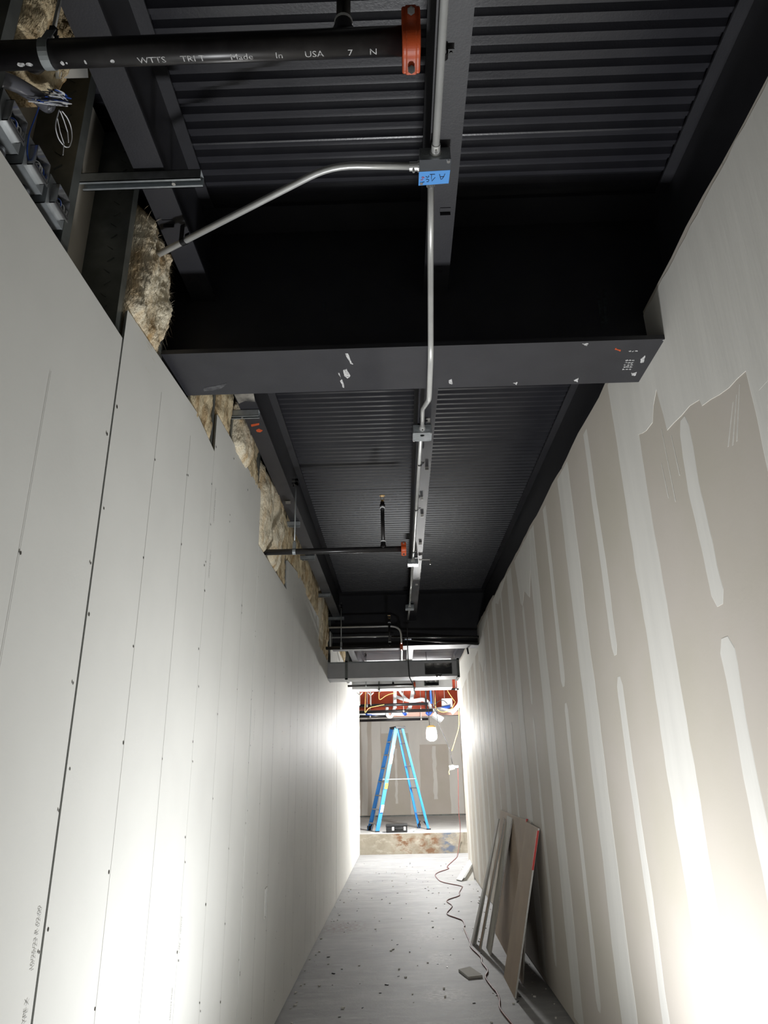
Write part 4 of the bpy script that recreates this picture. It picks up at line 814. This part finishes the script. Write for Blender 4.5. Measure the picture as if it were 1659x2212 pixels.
for i, pts in enumerate(([(818, 1515, 17.2), (835, 1501, 17.2), (856, 1496, 17.2)], [(788, 1542, 17.1), (796, 1529, 17.1), (830, 1522, 17.1)], [(965, 1490, 17.2), (975, 1505, 17.2), (982, 1515, 17.2)], [(991, 1534, 16.6), (992, 1570, 16.6), (983, 1600, 16.6), (976, 1622, 16.6)], [(940, 1530, 17.3), (955, 1540, 17.3), (975, 1534, 17.3), (984, 1515, 17.3)])):
    q0 = at(*pts[0][:2], 'y', pts[0][2]); pts = [(Vector((q0.x+0.05, q0.y, 4.056)), 0, 0)]+pts
    fpipe(pts, 0.008, M_YCABLE, ('yellow cable arching over the left fire mains', 'yellow cable slanting down to the left wall end', 'yellow cable crossing the orange girder at the right', 'pale cable hanging at the right wall end', 'yellow cable sagging under the blue horizontal pipe')[i], 'cable', name='cable')
for i, pts in enumerate(([(935, 1525, 16.5), (945, 1545, 16.5), (968, 1546, 16.5), (990, 1545, 16.5)], [(936, 1530, 17.0), (945, 1515, 17.0), (958, 1512, 17.0), (966, 1520, 17.0)], [(945, 1560, 16.4), (955, 1580, 16.4), (972, 1620, 16.4), (977, 1650, 16.3)])):
    q0 = at(*pts[0][:2], 'y', pts[0][2]); pts = [(Vector((q0.x-0.04, q0.y, 4.056)), 0, 0)]+pts
    fpipe(pts, 0.008, M_DARKPL, ('dark cable sagging across to the right wall end', 'dark cable looped among the right plumbing', 'dark wire running down to the hanging socket box')[i], 'cable', name='cable')
p0, p1 = at(938, 1545, 'y', 17.6), at(953, 1555, 'y', 17.6)
t = thing('strip_fixture', (p0.x, 17.6, p0.z-0.1), 'white angled strip fixture beside the glowing lamp', 'fixture'); MB().obox((p0+p1)/2, (p1-p0)/2*1.3, Vector((0.03, 0, 0.04)), Vector((0, 0.3, 0))).build('fixture_body', M_WHITE, t); MB().cyl(p0, (p0.x, p0.y, 4.056), 0.006, 6).build('hanging_wire', M_ALU, t)
p0 = at(962, 1515, 'y', 18.2); t = thing('white_unit', (p0.x, 18.3, p0.z-0.12), 'white boxy unit among the pipes right of the lamp cord', 'unit'); MB().box(p0.x-0.08, p0.x+0.2, 18.45, 18.6, p0.z-0.12, p0.z+0.1).build('unit_case', M_WHITE, t, bevel=0.02); MB().cyl((p0.x, 18.5, p0.z), (p0.x, 18.5, 4.056), 0.008, 6).build('hanging_rod', M_ALU, t)
tag(MB().box(-3.99, 5.99, 19.0, 19.15, 3.0, 3.1).build('pink_pipe_rack', mat('pale pink primer', srgb(222, 176, 160), 0.6)), 'pale pink steel channel below the orange girder', 'channel')
for px, lab in ((777, 'grey hook bracket under the second duct close to the left wall end'), (801, 'grey hook bracket under the second duct before the white drain stack')):
    p = at(px, 1496, 'y', 14.2); t = thing('hanger_bracket', (p.x, 14.2, p.z-0.25), lab, 'bracket', 'brackets under the second duct')
    MB().tube(bend([(p.x-0.06, 14.2, p.z), (p.x, 14.2, p.z-0.05), (p.x+0.05, 14.2, p.z)], 0.02), 0.012, 6).build('hook', M_ALU, t); MB().cyl((p.x, 14.2, p.z-0.25), (p.x, 14.2, 3.175), 0.008, 6).build('rod', M_ALU, t)
# ------------------------------------------------------------------ hanging socket box and extension cord on the floor
sb = at(976, 1658, 'y', 16.1); t = thing('socket_box', (sb.x, 16.1, sb.z-0.05), 'small grey socket box hanging on the cord at the right opening', 'socket')
MB().obox(sb, (0.055, 0, 0.01), (0, 0.04, 0), (-0.01, 0, 0.045)).build('box_body', M_ALU, t, bevel=0.006); MB().obox(sb+Vector((0.09, 0, 0.015)), (0.05, 0, 0.0), (0, 0.025, 0), (0, 0, 0.022)).build('plug', M_WHITE, t)
MB().tube(bend([sb+Vector((-0.05, 0, -0.04)), sb+Vector((-0.07, 0, -0.09)), sb+Vector((-0.06, 0, -0.14))], 0.03), 0.007, 6).build('plug_tail', M_YCABLE, t)
s8 = lambda x, y: (840+x*0.2089, 1750+y*0.2089)
path = [sb+Vector((0.13, 0, 0.01))]
for x, y in ((718, -300), (722, 0), (735, 130), (738, 200)): path.append(at(*s8(x, y), 'y', 16.1))
for x, y in ((735, 290), (720, 400)): path.append(at(*s8(x, y), 'y', 16.2))
for x, y in ((712, 455), (700, 490), (605, 580), (618, 605), (520, 640), (480, 670), (505, 712), (560, 745), (740, 783), (755, 800), (728, 850), (725, 885), (625, 920), (600, 945), (655, 992), (600, 1070), (700, 1115), (760, 1140), (785, 1190), (775, 1215), (805, 1290), (840, 1370), (850, 1420), (950, 1520), (965, 1580), (1022, 1660), (1000, 1730), (1075, 1840), (1112, 1880), (1145, 1960), (1150, 2050), (1240, 2170), (1275, 2212), (1340, 2300), (1380, 2450)):
    path.append(at(*s8(x, y), 'z', 0.007))
sm = []
for i in range(len(path)-1):                 # smooth curve through the points
    p0, p1, p2, p3 = path[max(i-1, 0)], path[i], path[i+1], path[min(i+2, len(path)-1)]
    for j in range(5):
        u = j/5; sm.append(0.5*((2*p1)+(p2-p0)*u+(2*p0-5*p1+4*p2-p3)*u*u+(3*p1-p0-3*p2+p3)*u**3))
for q in sm:
    if q.y < 15.9: q.z = 0.007
tag(MB().tube(sm, 0.0062, 8).build('extension_cord', M_CORD, None, smooth=True), 'reddish brown extension cord snaking along the concrete floor', 'cord')
# ------------------------------------------------------------------ drywall offcuts leaning on the right wall
def slab4(name, corners, th, m, label, edge_m=M_EDGE, group=None):
    """corners: foot near, foot far, top far, top near of the face toward the corridor; thickness th goes to the wall"""
    c = [Vector(p) for p in corners]; nrm = (c[1]-c[0]).cross(c[3]-c[0]).normalized()
    if nrm.x < 0: nrm = -nrm
    o = MB().hexa([c[0], c[1], c[2], c[3]]+[p+nrm*th for p in c]).build(name, m); o.data.materials.append(edge_m)
    for p in o.data.polygons:
        if abs(p.normal.dot(nrm)) < 0.7: p.material_index = 1
    return tag(o, label, 'board', group)
WX = XR-0.022
bt = lambda px, py: at(px, py, 'x', WX)
A = slab4('drywall_offcut', [(0.812, 6.243, 0.0), (0.812, 6.84, 0.0), (WX, 6.80, 1.19), (WX, 6.23, 1.177)], 0.0125, M_BROWN, 'brown backed drywall offcut leaning in front, red tape down its near edge')
tapeo = thing('edge_tape', (WX-0.05, 6.2, 0.7), 'strip of red edge tape on the front brown offcut', 'tape')
bpy.data.objects.remove(tapeo)
d = Vector((WX-0.812, -0.013, 1.177)); f0, f1 = Vector((0.812, 6.243, 0))+d*0.74, Vector((0.812, 6.243, 0))+d*0.985
MB().hexa([f0+Vector((-0.002, -0.002, 0)), f0+Vector((-0.002, 0.03, 0)), f1+Vector((-0.002, 0.03, 0)), f1+Vector((-0.002, -0.002, 0)), f0+Vector((0.011, -0.002, 0)), f0+Vector((0.0, 0.03, 0)), f1+Vector((0.0, 0.03, 0)), f1+Vector((0.011, -0.002, 0))]).build('red_tape', M_RED, A)
B = slab4('drywall_offcut', [(0.93, 6.62, 0.0), (0.95, 8.5, 0.0), (XR-0.014, 8.57, 1.205), (XR-0.014, 6.62, 1.2)], 0.0125, M_BROWN, 'long brown backed drywall offcut flat against the right wall behind the others')
e0 = Vector((XR-0.016, 6.83, 1.2)); MB().box(e0.x-0.004, e0.x+0.01, 6.80, 6.835, 1.12, 1.212).build('red_tape', M_RED, B)
slab4('drywall_offcut', [(0.782, 7.56, 0.0), (0.782, 7.87, 0.0), (WX-0.004, 7.98, 1.18), (WX-0.004, 7.645, 1.172)], 0.0125, M_GREYB, 'grey green drywall offcut next to the brown backed ones')
slab4('drywall_offcut', [(0.714, 7.784, 0.0), (0.714, 7.9, 0.0), (WX-0.03, 8.14, 1.15), (WX-0.03, 8.03, 1.14)], 0.0125, M_BROWN, 'narrow brown drywall strip with a ragged white edge in the leaning stack')
slab4('drywall_offcut', [(0.683, 7.975, 0.0), (0.683, 8.12, 0.0), (WX-0.05, 8.47, 1.13), (WX-0.05, 8.34, 1.125)], 0.0125, M_MUD, 'white drywall offcut with a dark slot, second from the corridor side')
slab4('drywall_offcut', [(0.656, 7.98, 0.0), (0.656, 8.12, 0.0), (0.955, 8.38, 0.83), (0.955, 8.26, 0.82)], 0.0125, M_PAPER, 'shorter white drywall offcut outermost in the leaning stack')
# offcuts lying on the floor
c8 = lambda x, y: (900+.2411*x, 1700+.2411*y)
def flat(pts, th, m, label, z=0.0, name='drywall_scrap'):
    o = MB().prism([at(*c8(*q), 'z', th) for q in pts], (0, 0, -th+0.0005)).build(name, m); o.data.materials.append(M_EDGE)
    for p in o.data.polygons:
        if abs(p.normal.z) < 0.7: p.material_index = 1
    return tag(o, label, 'scrap')
flat([(375, 1632), (480, 1607), (590, 1686), (462, 1700)], 0.016, M_GREYB, 'square drywall scrap lying on the floor beside the cord')
o = MB().hexa([at(*c8(360, 835), 'z', 0.0), at(*c8(400, 845), 'z', 0.0), (1.115, 12.75, 0.17), (1.115, 13.1, 0.2), at(*c8(352, 827), 'z', 0.016), at(*c8(404, 838), 'z', 0.016), (1.118, 12.72, 0.188), (1.118, 13.1, 0.218)]).build('drywall_scrap', M_PAPER); tag(o, 'white drywall strip propped low against the far end of the right wall', 'scrap')
o = MB().prism([(0.93, 12.3, 0.0), (1.11, 12.32, 0.0), (1.118, 12.75, 0.15)], (0, 0.014, 0.0)).build('drywall_scrap', M_PAPER); tag(o, 'torn triangular drywall scrap under the propped strip at the wall end', 'scrap')
mb = MB(); rnd = random.Random(5)
for i in range(230):
    if i < 120: x, y = rnd.uniform(-0.9, 1.1), rnd.uniform(3.9, 14)
    else: sd = rnd.random() < 0.6; x, y = (rnd.uniform(0.95, 1.1) if sd else rnd.uniform(-0.92, -0.8)), rnd.uniform(4.5, 12)
    s = rnd.uniform(0.003, 0.011); a = rnd.uniform(0, 3); mb.obox((x, y, s*0.4), (s*math.cos(a), s*math.sin(a), 0), (-s*0.7*math.sin(a), s*0.7*math.cos(a), 0), (0, 0.1*s, s*0.4))
tag(stuff(mb.build('drywall_crumbs', M_EDGE)), 'white drywall crumbs scattered over the corridor floor', 'crumbs')
mb = MB()
for i in range(70):
    x, y = rnd.uniform(-0.85, 0.9), rnd.uniform(5, 15); s = rnd.uniform(0.004, 0.01); a = rnd.uniform(0, 3); mb.obox((x, y, s*0.3), (s*1.6*math.cos(a), s*1.6*math.sin(a), 0), (-s*0.5*math.sin(a), s*0.5*math.cos(a), 0), (0, 0, s*0.3))
tag(stuff(mb.build('dark_debris', M_DARKPL)), 'dark bits of debris scattered over the corridor floor', 'debris')
